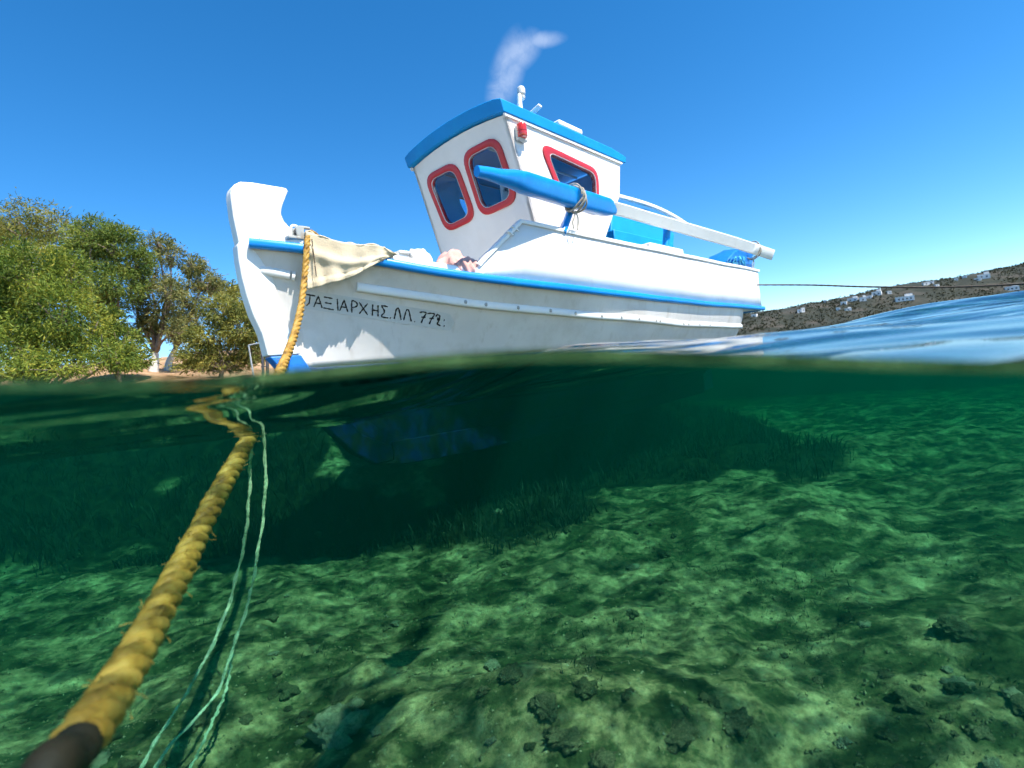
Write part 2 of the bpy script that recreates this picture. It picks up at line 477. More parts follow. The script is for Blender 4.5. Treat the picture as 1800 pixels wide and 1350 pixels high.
# ---- seabed
def axis(lo, hi, mid, dense, step, growth=1.09):
    """grid coordinates, dense around mid"""
    c = [mid]; s = step
    while c[-1] < hi:
        if abs(c[-1] - mid) > dense: s *= growth
        c.append(c[-1] + s)
    c[-1] = hi; d = [mid]; s = step
    while d[-1] > lo:
        if abs(d[-1] - mid) > dense: s *= growth
        d.append(d[-1] - s)
    d[-1] = lo
    return np.array(sorted(set(d + c)))
def sea_z(x, y):
    lump = fbm(x * 1.1, y * 1.1, 3, 3) * 0.15 + fbm(x * 4, y * 4, 5, 3, 0.55) * 0.045 + fbm(x * 15, y * 15, 9, 3, 0.6) * 0.022
    far = sstep(7, 40, np.hypot(x, y))
    z = SEA_FLOOR + lump * (1 - 0.4 * far)
    z = z + 0.10 * sstep(0.6, -1.0, (x + 2.2) * 0.3 + (y - 6.0) * -0.25)
    mound = 0.22 * np.exp(-((x - 0.1) ** 2 / 0.35 + (y - 1.75) ** 2 / 0.10))      # rubble heap near the lens
    line = np.maximum(4.1, 3.2 + 1.07 * (x + 1.5)); bank = (0.90 + .5 * fbm(x * .7, y * .7, 13, 3)) * sstep(.1, 2.6, y - line) * sstep(4.2, 1.6, x)
    return z + mound + bank - 2.2 * far
def height_sheet(name, xs, ys, fn, mat, smooth=80):
    X, Y = np.meshgrid(xs, ys); Zv = fn(X, Y)
    V = np.stack([X, Y, Zv], -1).reshape(-1, 3)
    nx = len(xs); ny = len(ys)
    idx = np.arange(nx * ny).reshape(ny, nx)
    Fq = np.stack([idx[:-1, :-1], idx[:-1, 1:], idx[1:, 1:], idx[1:, :-1]], -1).reshape(-1, 4)
    me = bpy.data.meshes.new(name)
    me.vertices.add(len(V)); me.vertices.foreach_set('co', V.astype(np.float32).ravel())
    me.loops.add(Fq.size); me.loops.foreach_set('vertex_index', Fq.astype(np.int32).ravel())
    me.polygons.add(len(Fq)); me.polygons.foreach_set('loop_start', np.arange(0, Fq.size, 4, dtype=np.int32))
    try: me.polygons.foreach_set('loop_total', np.full(len(Fq), 4, dtype=np.int32))
    except Exception: pass
    me.update(); me.validate()
    me.polygons.foreach_set('use_smooth', [True] * len(me.polygons))
    return link_mesh(name, me, mat)

def seabed_mat():
    m, t, out = nt('seabed_sand')
    b = N(t, 'ShaderNodeBsdfPrincipled'); b.inputs['Roughness'].default_value = 0.95; b.inputs['Specular IOR Level'].default_value = 0.1
    sand = ramp(t, noise(t, 24, 8, 0.7), [(0.3, (0.24, 0.16, 0.065)), (0.52, (0.50, 0.36, 0.16)), (0.72, (0.70, 0.54, 0.27))])
    alg = ramp(t, noise(t, 30, 8, 0.75), [(0.35, (0.024, 0.032, 0.011)), (0.6, (0.075, 0.085, 0.030)), (0.8, (0.17, 0.155, 0.065))])
    n1 = noise(t, 4.2, 10, 0.70, 'Object', (.9, 1.0, 1.0), 0.15)
    r = ramp(t, n1, [(0.38, (0, 0, 0)), (0.55, (1, 1, 1))])  # sand and algae patches, contrast raised to paint in sun dapples
    mx = N(t, 'ShaderNodeMix', data_type='RGBA')
    t.links.new(r.outputs[0], mx.inputs[0]); t.links.new(sand.outputs[0], mx.inputs[6]); t.links.new(alg.outputs[0], mx.inputs[7])
    # sea grass root matte; near-black edge also paints the boat's shade on the floor
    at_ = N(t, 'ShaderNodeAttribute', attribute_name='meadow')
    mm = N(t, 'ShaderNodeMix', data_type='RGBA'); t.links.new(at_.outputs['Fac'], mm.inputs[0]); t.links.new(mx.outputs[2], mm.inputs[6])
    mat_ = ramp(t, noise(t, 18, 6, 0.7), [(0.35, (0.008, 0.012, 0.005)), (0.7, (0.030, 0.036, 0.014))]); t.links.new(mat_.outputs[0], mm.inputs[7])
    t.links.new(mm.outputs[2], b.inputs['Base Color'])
    bp = N(t, 'ShaderNodeBump'); bp.inputs['Strength'].default_value = 0.7; bp.inputs['Distance'].default_value = 0.02
    t.links.new(noise(t, 45, 8, 0.7), bp.inputs['Height']); t.links.new(bp.outputs[0], b.inputs['Normal'])
    t.links.new(b.outputs[0], out.inputs[0])
    return m
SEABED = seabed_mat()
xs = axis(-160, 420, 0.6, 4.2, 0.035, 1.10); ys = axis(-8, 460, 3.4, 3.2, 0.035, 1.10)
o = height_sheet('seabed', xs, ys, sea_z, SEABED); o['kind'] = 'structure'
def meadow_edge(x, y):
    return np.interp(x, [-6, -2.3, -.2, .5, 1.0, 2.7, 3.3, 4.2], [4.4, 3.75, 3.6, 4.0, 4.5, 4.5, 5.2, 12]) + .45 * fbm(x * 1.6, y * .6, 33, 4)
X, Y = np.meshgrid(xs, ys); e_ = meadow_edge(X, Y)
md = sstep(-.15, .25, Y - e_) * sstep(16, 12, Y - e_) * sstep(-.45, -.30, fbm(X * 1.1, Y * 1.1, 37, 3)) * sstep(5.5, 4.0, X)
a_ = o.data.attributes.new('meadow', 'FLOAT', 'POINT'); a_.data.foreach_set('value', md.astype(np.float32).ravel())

# ---- water
WALL = 0.25
_men = [(-200, 668), (0, 670), (150, 668), (300, 664), (420, 657), (520, 650), (620, 638), (720, 627), (820, 619), (920, 614), (1020, 612), (1150, 614), (1300, 619), (1450, 626), (1600, 632), (1800, 636), (2000, 640)]
def wall_pt(x, y):
    d = ray(x, y); return CAM + d * (WALL / d[1])
LIP = 0.0068
_mp = np.array([wall_pt(*p) for p in _men]) - np.array([0, 0, LIP])
_zw = curve(_mp[:, 0], _mp[:, 2], _mp[0, 0], _mp[-1, 0], 0.03)
_cr = [(700, 640, 0.95), (850, 622, 1.1), (1000, 606, 1.3), (1150, 595, 1.5), (1330, 587, 1.75), (1450, 572, 1.95), (1520, 555, 2.05), (1600, 537, 2.15), (1700, 519, 2.25), (1800, 511, 2.35), (2100, 508, 2.6), (2500, 520, 2.9)]
_cp = np.array([at(*p) for p in _cr])
_cz = curve(_cp[:, 0], _cp[:, 2], _cp[0, 0], _cp[-1, 0], 0.1)
_cyy = curve(_cp[:, 0], _cp[:, 1], _cp[0, 0], _cp[-1, 0], 0.1)
def water_z(x, y):
    x = np.asarray(x, float); y = np.asarray(y, float)
    zw = _zw(np.clip(x, _mp[0, 0], _mp[-1, 0]))
    zw = 0.02 + (zw - 0.02) * np.exp(-np.clip(np.abs(x) - 0.5, 0, None) ** 2 / 2.0)
    xc = np.clip(x, _cp[0, 0], _cp[-1, 0])
    on = sstep(-0.45, 0.15, x) * np.exp(-np.clip(x - 3.5, 0, None) ** 2 / 8)
    yc = _cyy(xc); zc = _cz(xc)
    t = np.clip((y - WALL) / (yc - WALL), 0, 1)
    up = zw + (zc - zw) * (t ** 1.25)
    back = zc * np.exp(-np.clip(y - yc, 0, None) ** 2 / (2 * 0.68 ** 2))
    zr = np.where(y < yc, up, back)
    zl = zw * np.exp(-((y - WALL) / 1.15) ** 2 / 1.0)
    z = zl + (zr - zl) * on
    amp = sstep(0.28, 1.2, y)
    rip = (0.010 * np.sin(2.7 * x + 5.2 * y + 1.2 * np.sin(0.8 * x)) + 0.012 * np.sin(-1.3 * x + 3.1 * y + 0.4)
           + 0.030 * fbm(x * 0.9, y * 1.6, 21, 3) + 0.006 * fbm(x * 3.2, y * 6.0, 23, 2))
    far = 1 + 3.0 * sstep(12, 60, y)
    return z + rip * amp * far + LIP * np.exp(-((y - WALL) / 0.0075) ** 2)
xs = axis(-170, 430, 0.3, 2.6, 0.030, 1.10)
ys = np.unique(np.concatenate([np.arange(WALL, WALL + .0295, .0014), axis(WALL + .03, 470, WALL + .03, 3.0, 0.030, 1.06)]))
X, Y = np.meshgrid(xs, ys); Zv = water_z(X, Y)
nx, ny = len(xs), len(ys)
top = np.stack([X, Y, Zv], -1).reshape(-1, 3)
idx = np.arange(nx * ny).reshape(ny, nx)
Fq = [tuple(q) for q in np.stack([idx[:-1, :-1], idx[:-1, 1:], idx[1:, 1:], idx[1:, :-1]], -1).reshape(-1, 4)]
ring = list(idx[0, :]) + list(idx[1:, -1]) + list(idx[-1, -2::-1]) + list(idx[-2:0:-1, 0])
b0 = len(top); low = top[ring].copy(); low[:, 2] = -5.0
nr = len(ring)
Fq += [(ring[i], b0 + i, b0 + (i + 1) % nr, ring[(i + 1) % nr]) for i in range(nr)]
Fq.append(tuple(b0 + i for i in range(nr - 1, -1, -1)))
def water_mat():
    m, t, out = nt('sea_water')
    tr = N(t, 'ShaderNodeBsdfTransparent'); tr.inputs[0].default_value = (1, 1, 1, 1)
    gl = N(t, 'ShaderNodeBsdfGlossy'); gl.inputs['Roughness'].default_value = 0.02
    fr = N(t, 'ShaderNodeFresnel'); fr.inputs['IOR'].default_value = 1.33
    bp = N(t, 'ShaderNodeBump'); bp.inputs['Strength'].default_value = 1.0; bp.inputs['Distance'].default_value = 0.032
    nz = noise(t, 1.7, 1.2, 0.4, 'Object', (0.8, 1.9, 1.0), 0.5)
    t.links.new(nz, bp.inputs['Height'])
    t.links.new(bp.outputs[0], fr.inputs['Normal']); t.links.new(bp.outputs[0], gl.inputs['Normal'])
    mx = N(t, 'ShaderNodeMixShader')
    t.links.new(fr.outputs[0], mx.inputs[0]); t.links.new(tr.outputs[0], mx.inputs[1]); t.links.new(gl.outputs[0], mx.inputs[2])
    # noise web in the transparent colour paints rippled sun dapples on things below
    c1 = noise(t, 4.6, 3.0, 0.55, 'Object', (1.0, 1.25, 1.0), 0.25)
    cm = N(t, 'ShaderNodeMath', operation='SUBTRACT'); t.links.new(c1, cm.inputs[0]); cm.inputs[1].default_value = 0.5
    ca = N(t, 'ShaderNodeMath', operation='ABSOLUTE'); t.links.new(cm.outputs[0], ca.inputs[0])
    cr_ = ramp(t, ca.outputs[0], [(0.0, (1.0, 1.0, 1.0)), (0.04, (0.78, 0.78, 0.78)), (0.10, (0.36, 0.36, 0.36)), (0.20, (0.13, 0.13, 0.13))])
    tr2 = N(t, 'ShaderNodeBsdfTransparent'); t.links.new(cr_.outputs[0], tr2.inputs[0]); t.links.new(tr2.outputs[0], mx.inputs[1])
    # the cut faces of the body of water let the view straight in, like the port of the housing
    g = N(t, 'ShaderNodeNewGeometry'); sp = N(t, 'ShaderNodeSeparateXYZ')
    t.links.new(g.outputs['True Normal'], sp.inputs[0])
    ab = N(t, 'ShaderNodeMath', operation='ABSOLUTE'); t.links.new(sp.outputs[2], ab.inputs[0])
    gt = N(t, 'ShaderNodeMath', operation='GREATER_THAN'); gt.inputs[1].default_value = 0.3; t.links.new(ab.outputs[0], gt.inputs[0])
    m2 = N(t, 'ShaderNodeMixShader')
    t.links.new(gt.outputs[0], m2.inputs[0]); t.links.new(tr.outputs[0], m2.inputs[1]); t.links.new(mx.outputs[0], m2.inputs[2])
    t.links.new(m2.outputs[0], out.inputs['Surface'])
    va = N(t, 'ShaderNodeVolumeAbsorption'); va.inputs['Color'].default_value = (0.28, 0.885, 0.775, 1); va.inputs['Density'].default_value = 0.66
    vc = N(t, 'ShaderNodeVolumeScatter'); vc.inputs['Color'].default_value = (0.006, 0.64, 0.46, 1); vc.inputs['Density'].default_value = 0.155
    vc.inputs['Anisotropy'].default_value = 0.72
    ad = N(t, 'ShaderNodeAddShader'); t.links.new(va.outputs[0], ad.inputs[0]); t.links.new(vc.outputs[0], ad.inputs[1])
    t.links.new(ad.outputs[0], out.inputs['Volume'])
    return m
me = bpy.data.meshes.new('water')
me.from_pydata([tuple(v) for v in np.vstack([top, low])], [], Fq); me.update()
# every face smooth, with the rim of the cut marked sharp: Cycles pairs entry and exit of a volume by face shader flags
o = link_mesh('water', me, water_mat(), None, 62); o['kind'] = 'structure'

# ---- shore on the left and the hill across the bay
GROUND = matte('dry_earth', [(0.30, (0.20, 0.115, 0.06)), (0.5, (0.36, 0.22, 0.12)), (0.72, (0.46, 0.33, 0.19))], 1.3, 0.97, 0.7, 5, 0.10)
def shore_z(x, y):
    base = -2.0 + 2.75 * sstep(9.0, 15.5, y + 0.15 * (x + 8)) + .7 * sstep(-8, -13, x) * sstep(10, 13, y) + 2.4 * sstep(15, 40, y)
    fall = sstep(1.0, -4.5, x)
    return -2.2 + (base + 2.2) * fall + 0.22 * fbm(x * 0.6, y * 0.6, 41, 4) + 0.08 * fbm(x * 2.5, y * 2.5, 44, 3)
o = height_sheet('shore', np.linspace(-75, 4, 170), np.linspace(8, 75, 150), shore_z, GROUND); o['kind'] = 'structure'

HILLM = matte('hill_scrub', [(0.30, (0.016, 0.021, 0.014)), (0.50, (0.032, 0.036, 0.026)), (0.62, (0.058, 0.053, 0.042)), (0.78, (0.13, 0.108, 0.084))], 0.045, 0.97, 0.6, 0.3, 1.5, 10, (1, 1, 2.5))
_rid = [(1000, 610), (1150, 588), (1250, 572), (1300, 556), (1330, 549), (1400, 541), (1450, 531), (1500, 522), (1560, 509), (1600, 500), (1650, 493), (1700, 487), (1760, 475), (1800, 467), (1950, 435), (2200, 410), (2600, 430)]
_rx = np.array([p[0] for p in _rid]); _rh = np.array([(hor(p[0]) - p[1]) / F for p in _rid])   # slope angles over the eye
def hill_pt(px, d):
    h = np.interp(px, _rx, _rh) * 520
    s = sstep(330, 520, d); s = 0.45 * s + 0.55 * s * s
    nzv = fbm(px * 0.03, d * 0.02, 61, 4)
    keep = 1 - 0.55 * sstep(520, 900, d)
    z = -1.0 + (h + 1.2) * s * keep + nzv * 5.5 * s * (1 - sstep(430, 520, d) * 0.75)
    r = ray(px, 675); r = np.array([r[0], r[1]]) * d
    return (r[0], r[1], z)
px_ = np.linspace(1000, 2600, 240); dd = np.concatenate([np.linspace(326, 540, 70), np.linspace(550, 900, 14)])
V = [hill_pt(a, b) for b in dd for a in px_]
o = mesh('hill', V, grid_faces(len(dd), len(px_)), HILLM, None, 80, False); o['kind'] = 'structure'
def hill_at(px, py):
    """first point of the hillside under a pixel"""
    best = None
    for d in np.linspace(335, 640, 900):
        hp = hill_pt(px, d); q = CAM + ray(px, py) * d
        if q[2] <= hp[2]:
            return np.array([hp[0], hp[1], hp[2]]), d
    hp = hill_pt(px, 518); return np.array(hp), 518

# ================================================================== THE BOAT
BOAT_RZ = atan2(AV[1], AV[0])
boat = empty('fishing_boat', ORG, BOAT_RZ)
tag(boat, 'white wooden fishing boat with blue rails and red-framed wheelhouse, floating at the waterline', 'boat')
def L3(u, v, w):
    return np.array([u, -v, w], float)          # boat frame: x aft, y to starboard, z up

ULEN = 6.88
_f = [0, .18, .34, .62, .81, .92, .98, 1, .98, .94, .88, .79]
plan = curve(np.array([0, .05, .1, .2, .3, .4, .5, .6, .7, .8, .9, 1]) * 7.0, np.array([.04 + .91 * k for k in _f]), 0, 7.0, 0.16)
RAIL = curve([0, .3, .78, 1.03, 1.38, 1.85, 2.45, 3.27, 4.38, 6.3, 7.0], [1.046, 1.008, .903, .852, .799, .748, .700, .648, .608, .608, .620], 0, 7.0, 0.14)
CAPZ = curve([1.0, 1.757, 2.2, 2.93, 3.97, 5.13, 7.0], [1.255, 1.219, 1.166, 1.119, 1.092, 1.099, 1.168], 1.0, 7.0, 0.16)
WALE = curve([0, .25, .63, 1.42, 2.5, 3.9, 5.47, 7.0], [.92, .858, .773, .635, .510, .406, .371, .372], 0, 7.0, 0.14)
_edge = [(-.020, 1.06), (-.027, .846), (.009, .63), (.082, .425), (.158, .299), (.30, .05), (.46, -.15), (.68, -.34)]
KEELW = curve([0.0, .03, .073, .109, .182, .258, .40, .56, .78, 1.5, 3.0, 5.0, 6.0, 6.3, 6.6, 7.0],
              [1.03, .98, .846, .63, .425, .299, .05, -.15, -.33, -.37, -.40, -.40, -.34, -.20, .20, .42], 0, 7.0, 0.03)
def gstern(u):
    t = np.clip((np.asarray(u, float) - 5.55) / 1.0, 0, 1)
    return np.sqrt(np.clip(1 - t ** 2.6, 0, 1))
def hv(u, w):
    """half breadth of the shell under the rail"""
    R = RAIL(u); K = KEELW(u)
    t = np.clip((R - w) / np.maximum(R - K, 1e-3), 0, 1)
    k = sstep(0.5, 3.2, u)
    e = 2.15
    s = (1 - k) * (1 - t) ** e + k * (1 - t ** 2.1) * (1 - 0.10 * t)
    return np.maximum((plan(u) - 0.012) * s * gstern(u), 0.0)
def boot(u):
    return 0.305 - 0.022 * np.asarray(u, float)
def hull_hit(x, y, off=0.0):
    d = ray(x, y); prev = None
    ts = np.linspace(1.8, 9, 3600)
    Q = (CAM - ORG)[None] + ts[:, None] * d[None]
    u = Q @ AV; v = Q @ PV; w = Q[:, 2]
    ok = (u > 0.03) & (w < RAIL(u)) & (v < hv(u, w) + off) & (v > 0)
    i = int(np.argmax(ok))
    return np.array([u[i], v[i], w[i]])

# shell: white topsides above the boot line, antifouling under it
us = np.concatenate([np.linspace(0.035, 0.8, 26), np.linspace(0.84, 5.5, 56), np.linspace(5.55, 6.548, 26)])
BOTTOM = paint('bottom_antifouling', (0.002, 0.008, 0.07), 0.8, wear=(0.006, 0.010, 0.010), wear_scale=7, wear_amt=(0.40, 0.58), spec=0.06, vary=0.25, bump=0.5)
for part, mat in (('topsides', HULLW), ('boot_top', BOOT), ('bottom', BOTTOM)):
    V = []; nv_ = 18
    for sgn in (1, -1):
        pass
    Vs = []; Fs = []
    for sgn in (1, -1):
        base = len(Vs)
        for u in us:
            R = float(RAIL(u)) + (0.0); K = float(KEELW(u)); B = float(np.clip(boot(u), K, R))
            S_ = float(np.clip(0.04, K, B)); a, b = {'topsides': (R, B), 'boot_top': (B, S_), 'bottom': (S_, K)}[part]
            for j in range(nv_):
                w = a + (b - a) * j / (nv_ - 1)
                Vs.append(L3(u, sgn * (float(hv(u, w)) + 0.004), w))
        Fs += grid_faces(len(us), nv_, False, base)
    o = mesh(part, Vs, Fs, mat, boat, 60)
    s_ = o.modifiers.new('thick', 'SOLIDIFY'); s_.thickness = 0.02; s_.offset = -1

# stem post: traced profile with thickness, its foot painted blue
stem_pts = [(.0, 1.385), (.035, 1.408), (.104, 1.416), (.21, 1.418), (.300, 1.419), (.313, 1.405), (.290, 1.355), (.262, 1.30), (.250, 1.25), (.262, 1.21),
            (.290, 1.178), (.330, 1.158), (.40, 1.148), (.52, 1.135), (.52, 1.05), (.20, 1.02), (.165, .94), (.155, .846), (.185, .63), (.250, .425), (.265, .385)]
stem_edge = [(.055, .385), (.046, .52), (.009, .63), (-.012, .74), (-.025, .846), (-.030, .95), (-.027, 1.035), (-.016, 1.045), (-.030, 1.20), (-.029, 1.325), (-.018, 1.36)]
def plate(name, pts, th, mat, parent, bev=0.012, v0=0.0):
    n = len(pts)
    V = [L3(u, v0 + th / 2, w) for u, w in pts] + [L3(u, v0 - th / 2, w) for u, w in pts]
    Fc = [tuple(range(n)), tuple(range(2 * n - 1, n - 1, -1))] + [(i, (i + 1) % n, n + (i + 1) % n, n + i) for i in range(n)]
    o = mesh(name, V, Fc, mat, parent, 35)
    if bev: bevel(o, bev, 2, 30)
    return o
plate('stem_post', stem_pts + [(.062, .385)] + stem_edge[1:], 0.085, WHITE, boat)
plate('stem_foot', [(.074, .380), (.265, .380), (.33, .26), (.345, .235), (.172, .235), (.14, .285)], 0.087, STEMB, boat, 0.008)
plate('forefoot', [(.174, .233), (.346, .233), (.47, .03), (.62, -.18), (.84, -.30), (.84, -.40), (.70, -.40), (.55, -.30), (.40, -.13), (.27, .07)], 0.086, BOTTOM, boat, 0.010)
plate('keel', [(.70, -.402), (.845, -.402), (.85, -.27), (1.5, -.29), (3.0, -.31), (5.0, -.31), (6.0, -.27), (6.32, -.20), (6.30, -.52), (4.0, -.52), (1.6, -.49), (.95, -.45)], 0.075, BOTTOM, boat, 0.008)
rud = plate('rudder', [(6.36, .22), (6.46, .22), (6.56, -.02), (6.70, -.28), (6.68, -.48), (6.36, -.50)], 0.045, BOXB, boat, 0.010)
o = tube('rudder_stock', [L3(6.40, 0, .18), L3(6.46, 0, .66)], 0.022, GREYM, rud)

# mooring eye and fairlead at the bow
_ey = [L3(.345 + .026 * cos(a), 0, 1.178 + .026 * sin(a)) for a in np.linspace(-0.4, pi + 0.4, 14)]
tube('mooring_eye', _ey, 0.008, WHITE, boat, 8, (0, 1, 0))

# deck, toe rail, rub rail
def side_path(fn_v, fn_w, u0, u1, n=80, sgn=1):
    return [L3(u, sgn * fn_v(u), fn_w(u)) for u in np.linspace(u0, u1, n)]
Vd = []; ud = np.linspace(0.06, 6.86, 70); nd = 7
for u in ud:
    for k in range(nd):
        s = -1 + 2 * k / (nd - 1)
        Vd.append(L3(u, s * (float(plan(u)) - 0.02), float(RAIL(u)) + 0.012 + 0.02 * (1 - s * s)))
o = mesh('deck', Vd, grid_faces(len(ud), nd), WHITE, boat, 60)
s_ = o.modifiers.new('thick', 'SOLIDIFY'); s_.thickness = 0.03; s_.offset = -1
def rail_prof(h, w_, n=12):
    pr = []
    for k in range(n):
        a = 2 * pi * k / n; c = cos(a); s = sin(a)
        pr.append((w_ * math.copysign(abs(c) ** 0.7, c), h * math.copysign(abs(s) ** 0.7, s)))
    return pr
for sgn in (1, -1):
    path = side_path(lambda u: float(plan(u)) + 0.012, lambda u: float(RAIL(u)), 0.03, 6.93, 110, sgn)
    V, Fc = sweep_geo(path, lambda i, s: rail_prof(0.029, 0.026))
    mesh('rub_rail', V, Fc, BLUE, boat, 45)
    path = side_path(lambda u: float(plan(u)) - 0.03, lambda u: float(RAIL(u)) + 0.045 + 0.02 * (1 - min(u / .5, 1)), 0.10, 1.46, 30, sgn)
    V, Fc = sweep_geo(path, lambda i, s: [(-.018, -.04), (.018, -.04), (.016, .022), (.010, .028), (-.010, .028), (-.016, .022)])
    mesh('toe_rail', V, Fc, WHITE, boat, 40)
    # wale along the topsides, bow piece and long piece
    for (a, b, r1, r2) in ((0.085, 0.235, .020, .026), (0.245, 0.262, .022, .028), (0.60, 6.42, .024, .030)):
        path = [L3(u, sgn * (float(hv(u, float(WALE(u)))) + 0.008), float(WALE(u))) for u in np.linspace(a, b, 90 if b > 1 else 8)]
        V, Fc = sweep_geo(path, lambda i, s: rail_prof(r2, r1))
        mesh('wale', V, Fc, WHITE, boat, 45)
tube('rub_rail', [L3(6.91, -.742, .615), L3(6.94, -.5, .615), L3(6.95, 0, .615), L3(6.94, .5, .615), L3(6.91, .742, .615)], 0.027, BLUE, boat, 10)

# bolt heads on the wale (port side, the one in view)
bolt_me = None
for x, y in [(815, 528), (851, 532), (907, 539), (963, 546), (1007, 551), (1053, 556), (1087, 560), (1118, 563), (1148, 565), (1155, 566), (1197, 569), (1206, 569), (1225, 571), (1243, 572)]:
    u = float(hull_hit(x, y)[0]); w = float(WALE(u)); v = float(hv(u, w)) + 0.030
    if bolt_me is None:
        V = []; n = 8
        for (rr, dv) in ((.015, -.006), (.015, .003), (.009, .006)):
            V += [L3(rr * cos(2 * pi * k / n), dv, rr * sin(2 * pi * k / n)) for k in range(n)]
        Fc = grid_faces(3, n, True) + [tuple(range(2 * n, 3 * n))]
        o = mesh('bolt', V, Fc, GREYM, boat, 40); bolt_me = o.data
    else:
        o = link_mesh('bolt', bolt_me, None, boat)
    o.location = tuple(L3(u, v, w))

# bulwark panels, cap rail, transom
BV = lambda u: float(plan(u)) - 0.022
for sgn in (1, -1):
    ub = np.concatenate([np.linspace(1.335, 1.757, 8), np.linspace(1.82, 6.90, 70)])
    Vb = []
    for u in ub:
        topw = float(CAPZ(u)) if u >= 1.757 else float(np.interp(u, [1.335, 1.757], [float(RAIL(1.335)) + .055, float(CAPZ(1.757))]))
        lo = float(RAIL(u)) + 0.024
        for j in range(4):
            Vb.append(L3(u, sgn * (BV(u) - 0.010 * j / 3), lo + (topw - lo) * j / 3))
    o = mesh('bulwark', Vb, grid_faces(len(ub), 4), WHITE, boat, 60)
    s_ = o.modifiers.new('thick', 'SOLIDIFY'); s_.thickness = 0.035; s_.offset = 0
    path = [L3(1.37, sgn * (BV(1.37) - .008), float(RAIL(1.335)) + .09)] + [L3(u, sgn * (BV(u) - .008), float(np.interp(u, [1.335, 1.757], [float(RAIL(1.335)) + .055, float(CAPZ(1.757))])) + .012) for u in np.linspace(1.42, 1.70, 5)]
    path += [L3(u, sgn * (BV(u) - .010), float(CAPZ(u)) + 0.012) for u in np.linspace(1.757, 6.92, 80)]
    V, Fc = sweep_geo(path, lambda i, s: [(-.032, -.014), (.032, -.014), (.034, .006), (.024, .018), (-.024, .018), (-.034, .006)])
    mesh('cap_rail', V, Fc, WHITE, boat, 40)
Vt = []
for k in range(13):
    s = -1 + 2 * k / 12; bow_ = 0.045 * (1 - s * s)
    Vt += [L3(6.885 + bow_, s * BV(6.9), .640), L3(6.925 + bow_, s * BV(6.9), 1.166)]
o = mesh('transom', Vt, grid_faces(13, 2), WHITE, boat, 60)
s_ = o.modifiers.new('thick', 'SOLIDIFY'); s_.thickness = 0.035; s_.offset = 0
V, Fc = sweep_geo([L3(6.925 + 0.045 * (1 - s * s), s * (BV(6.9) + .02), 1.180) for s in np.linspace(-1, 1, 13)], lambda i, s: [(-.032, -.014), (.032, -.014), (.03, .014), (-.03, .014)])
mesh('cap_rail', V, Fc, WHITE, boat, 40)
# knuckles of the bulwark's forward edge
for k, (x, y) in enumerate([(905, 402), (897, 410)]):
    q = on_v(x, y, BV(1.7) + .012)
    V, Fc = box_geo(L3(q[0], q[1], q[2]), (.075, .02, .012), Matrix.Rotation(radians(18), 3, 'Y'))
    bevel(mesh('hinge_strap', V, Fc, WHITE, boat), .004)
# hatch board on the cap rail
q0 = on_v(1142, 446, .86); q1 = on_v(1200, 455, .86)
V, Fc = box_geo(L3((q0[0] + q1[0]) / 2, .80, 1.155), (q1[0] - q0[0], .16, .085))
bevel(mesh('fish_box_lid', V, Fc, WHITE, boat), .014)

# ---- name band and lettering, hand painted on the port bow
def hull_strip(name, pts, mat, off, parent):
    """pts: rows of pixel positions mapped on the shell"""
    V = [];
    for row in pts:
        for (x, y) in row:
            q = hull_hit(x, y); V.append(L3(q[0], q[1] + off, q[2]))
    return mesh(name, V, grid_faces(len(pts), len(pts[0])), mat, parent, 60)
def lerp2(a, b, t): return (a[0] + (b[0] - a[0]) * t, a[1] + (b[1] - a[1]) * t)
rows = []
for k in range(36):
    t = k / 35; tp = lerp2((533, 509), (797, 553), t); bt = lerp2((536, 543), (797, 583), t)
    e = max(0, (t - .955) / .045); sq = 1 - sqrt(max(0, 1 - e * e)) if e > 0 else 0
    rows.append([lerp2(tp, bt, 0.5 + (j / 5 - .5) * (1 - .9 * sq)) for j in range(6)])
band = hull_strip('name_band', rows, PLATE, 0.009, boat)
GLY = {
    'T': [[(0, 1), (1, .96)], [(.5, .98), (.42, .3), (.15, 0)]],
    'A': [[(0, 0), (.5, 1), (.95, 0)], [(.15, .38), (.8, .36)]],
    'X3': [[(.05, 1), (.9, .97)], [(.15, .52), (.8, .50)], [(0, .05), (1, 0)]],
    'I': [[(.4, 1), (.6, 0)]],
    'P': [[(.15, 0), (.12, 1), (.6, 1), (.88, .82), (.75, .58), (.15, .45)]],
    'X': [[(.05, 1), (.95, 0)], [(.95, 1), (.05, .0)]],
    'H': [[(.1, 1), (.05, 0)], [(.9, 1), (.9, 0)], [(.08, .5), (.9, .5)]],
    'S': [[(.95, .98), (.1, 1), (.55, .52), (.05, .05), (1, 0)]],
    '.': [[(.3, .04), (.6, .02)]],
    'L': [[(.0, 0), (.3, .85), (.5, 1), (.68, .85), (.95, 0)]],
    '7': [[(.0, .92), (.5, 1), (.95, .95), (.55, .5), (.25, 0)], [(.25, .52), (.85, .56)]],
    '2': [[(.05, .75), (.25, .98), (.7, .98), (.9, .7), (.65, .45), (.35, .5), (.4, .7), (.7, .6), (.6, .25), (.1, .02), (.5, .1), (.95, .0)]],
    ':': [[(.3, .55), (.6, .53)]],
}
txt = [('T', 556, 622), ('A', 612, 668), ('X3', 672, 737), ('I', 750, 775), ('A', 776, 830), ('P', 846, 892), ('X', 896, 955), ('H', 980, 1022), ('S', 1035, 1082),
       ('.', 1088, 1106), ('L', 1120, 1166), ('L', 1180, 1230), ('.', 1242, 1258), ('7', 1280, 1325), ('7', 1330, 1378), ('2', 1382, 1414), (':', 1428, 1446), ('.', 1428, 1446)]
GN = {'T': 'tau', 'A': 'alpha', 'X3': 'xi', 'I': 'iota', 'P': 'rho', 'X': 'chi', 'H': 'eta', 'S': 'sigma', '.': 'full_stop', 'L': 'lambda', '7': 'seven', '2': 'two', ':': 'upper_dot'}
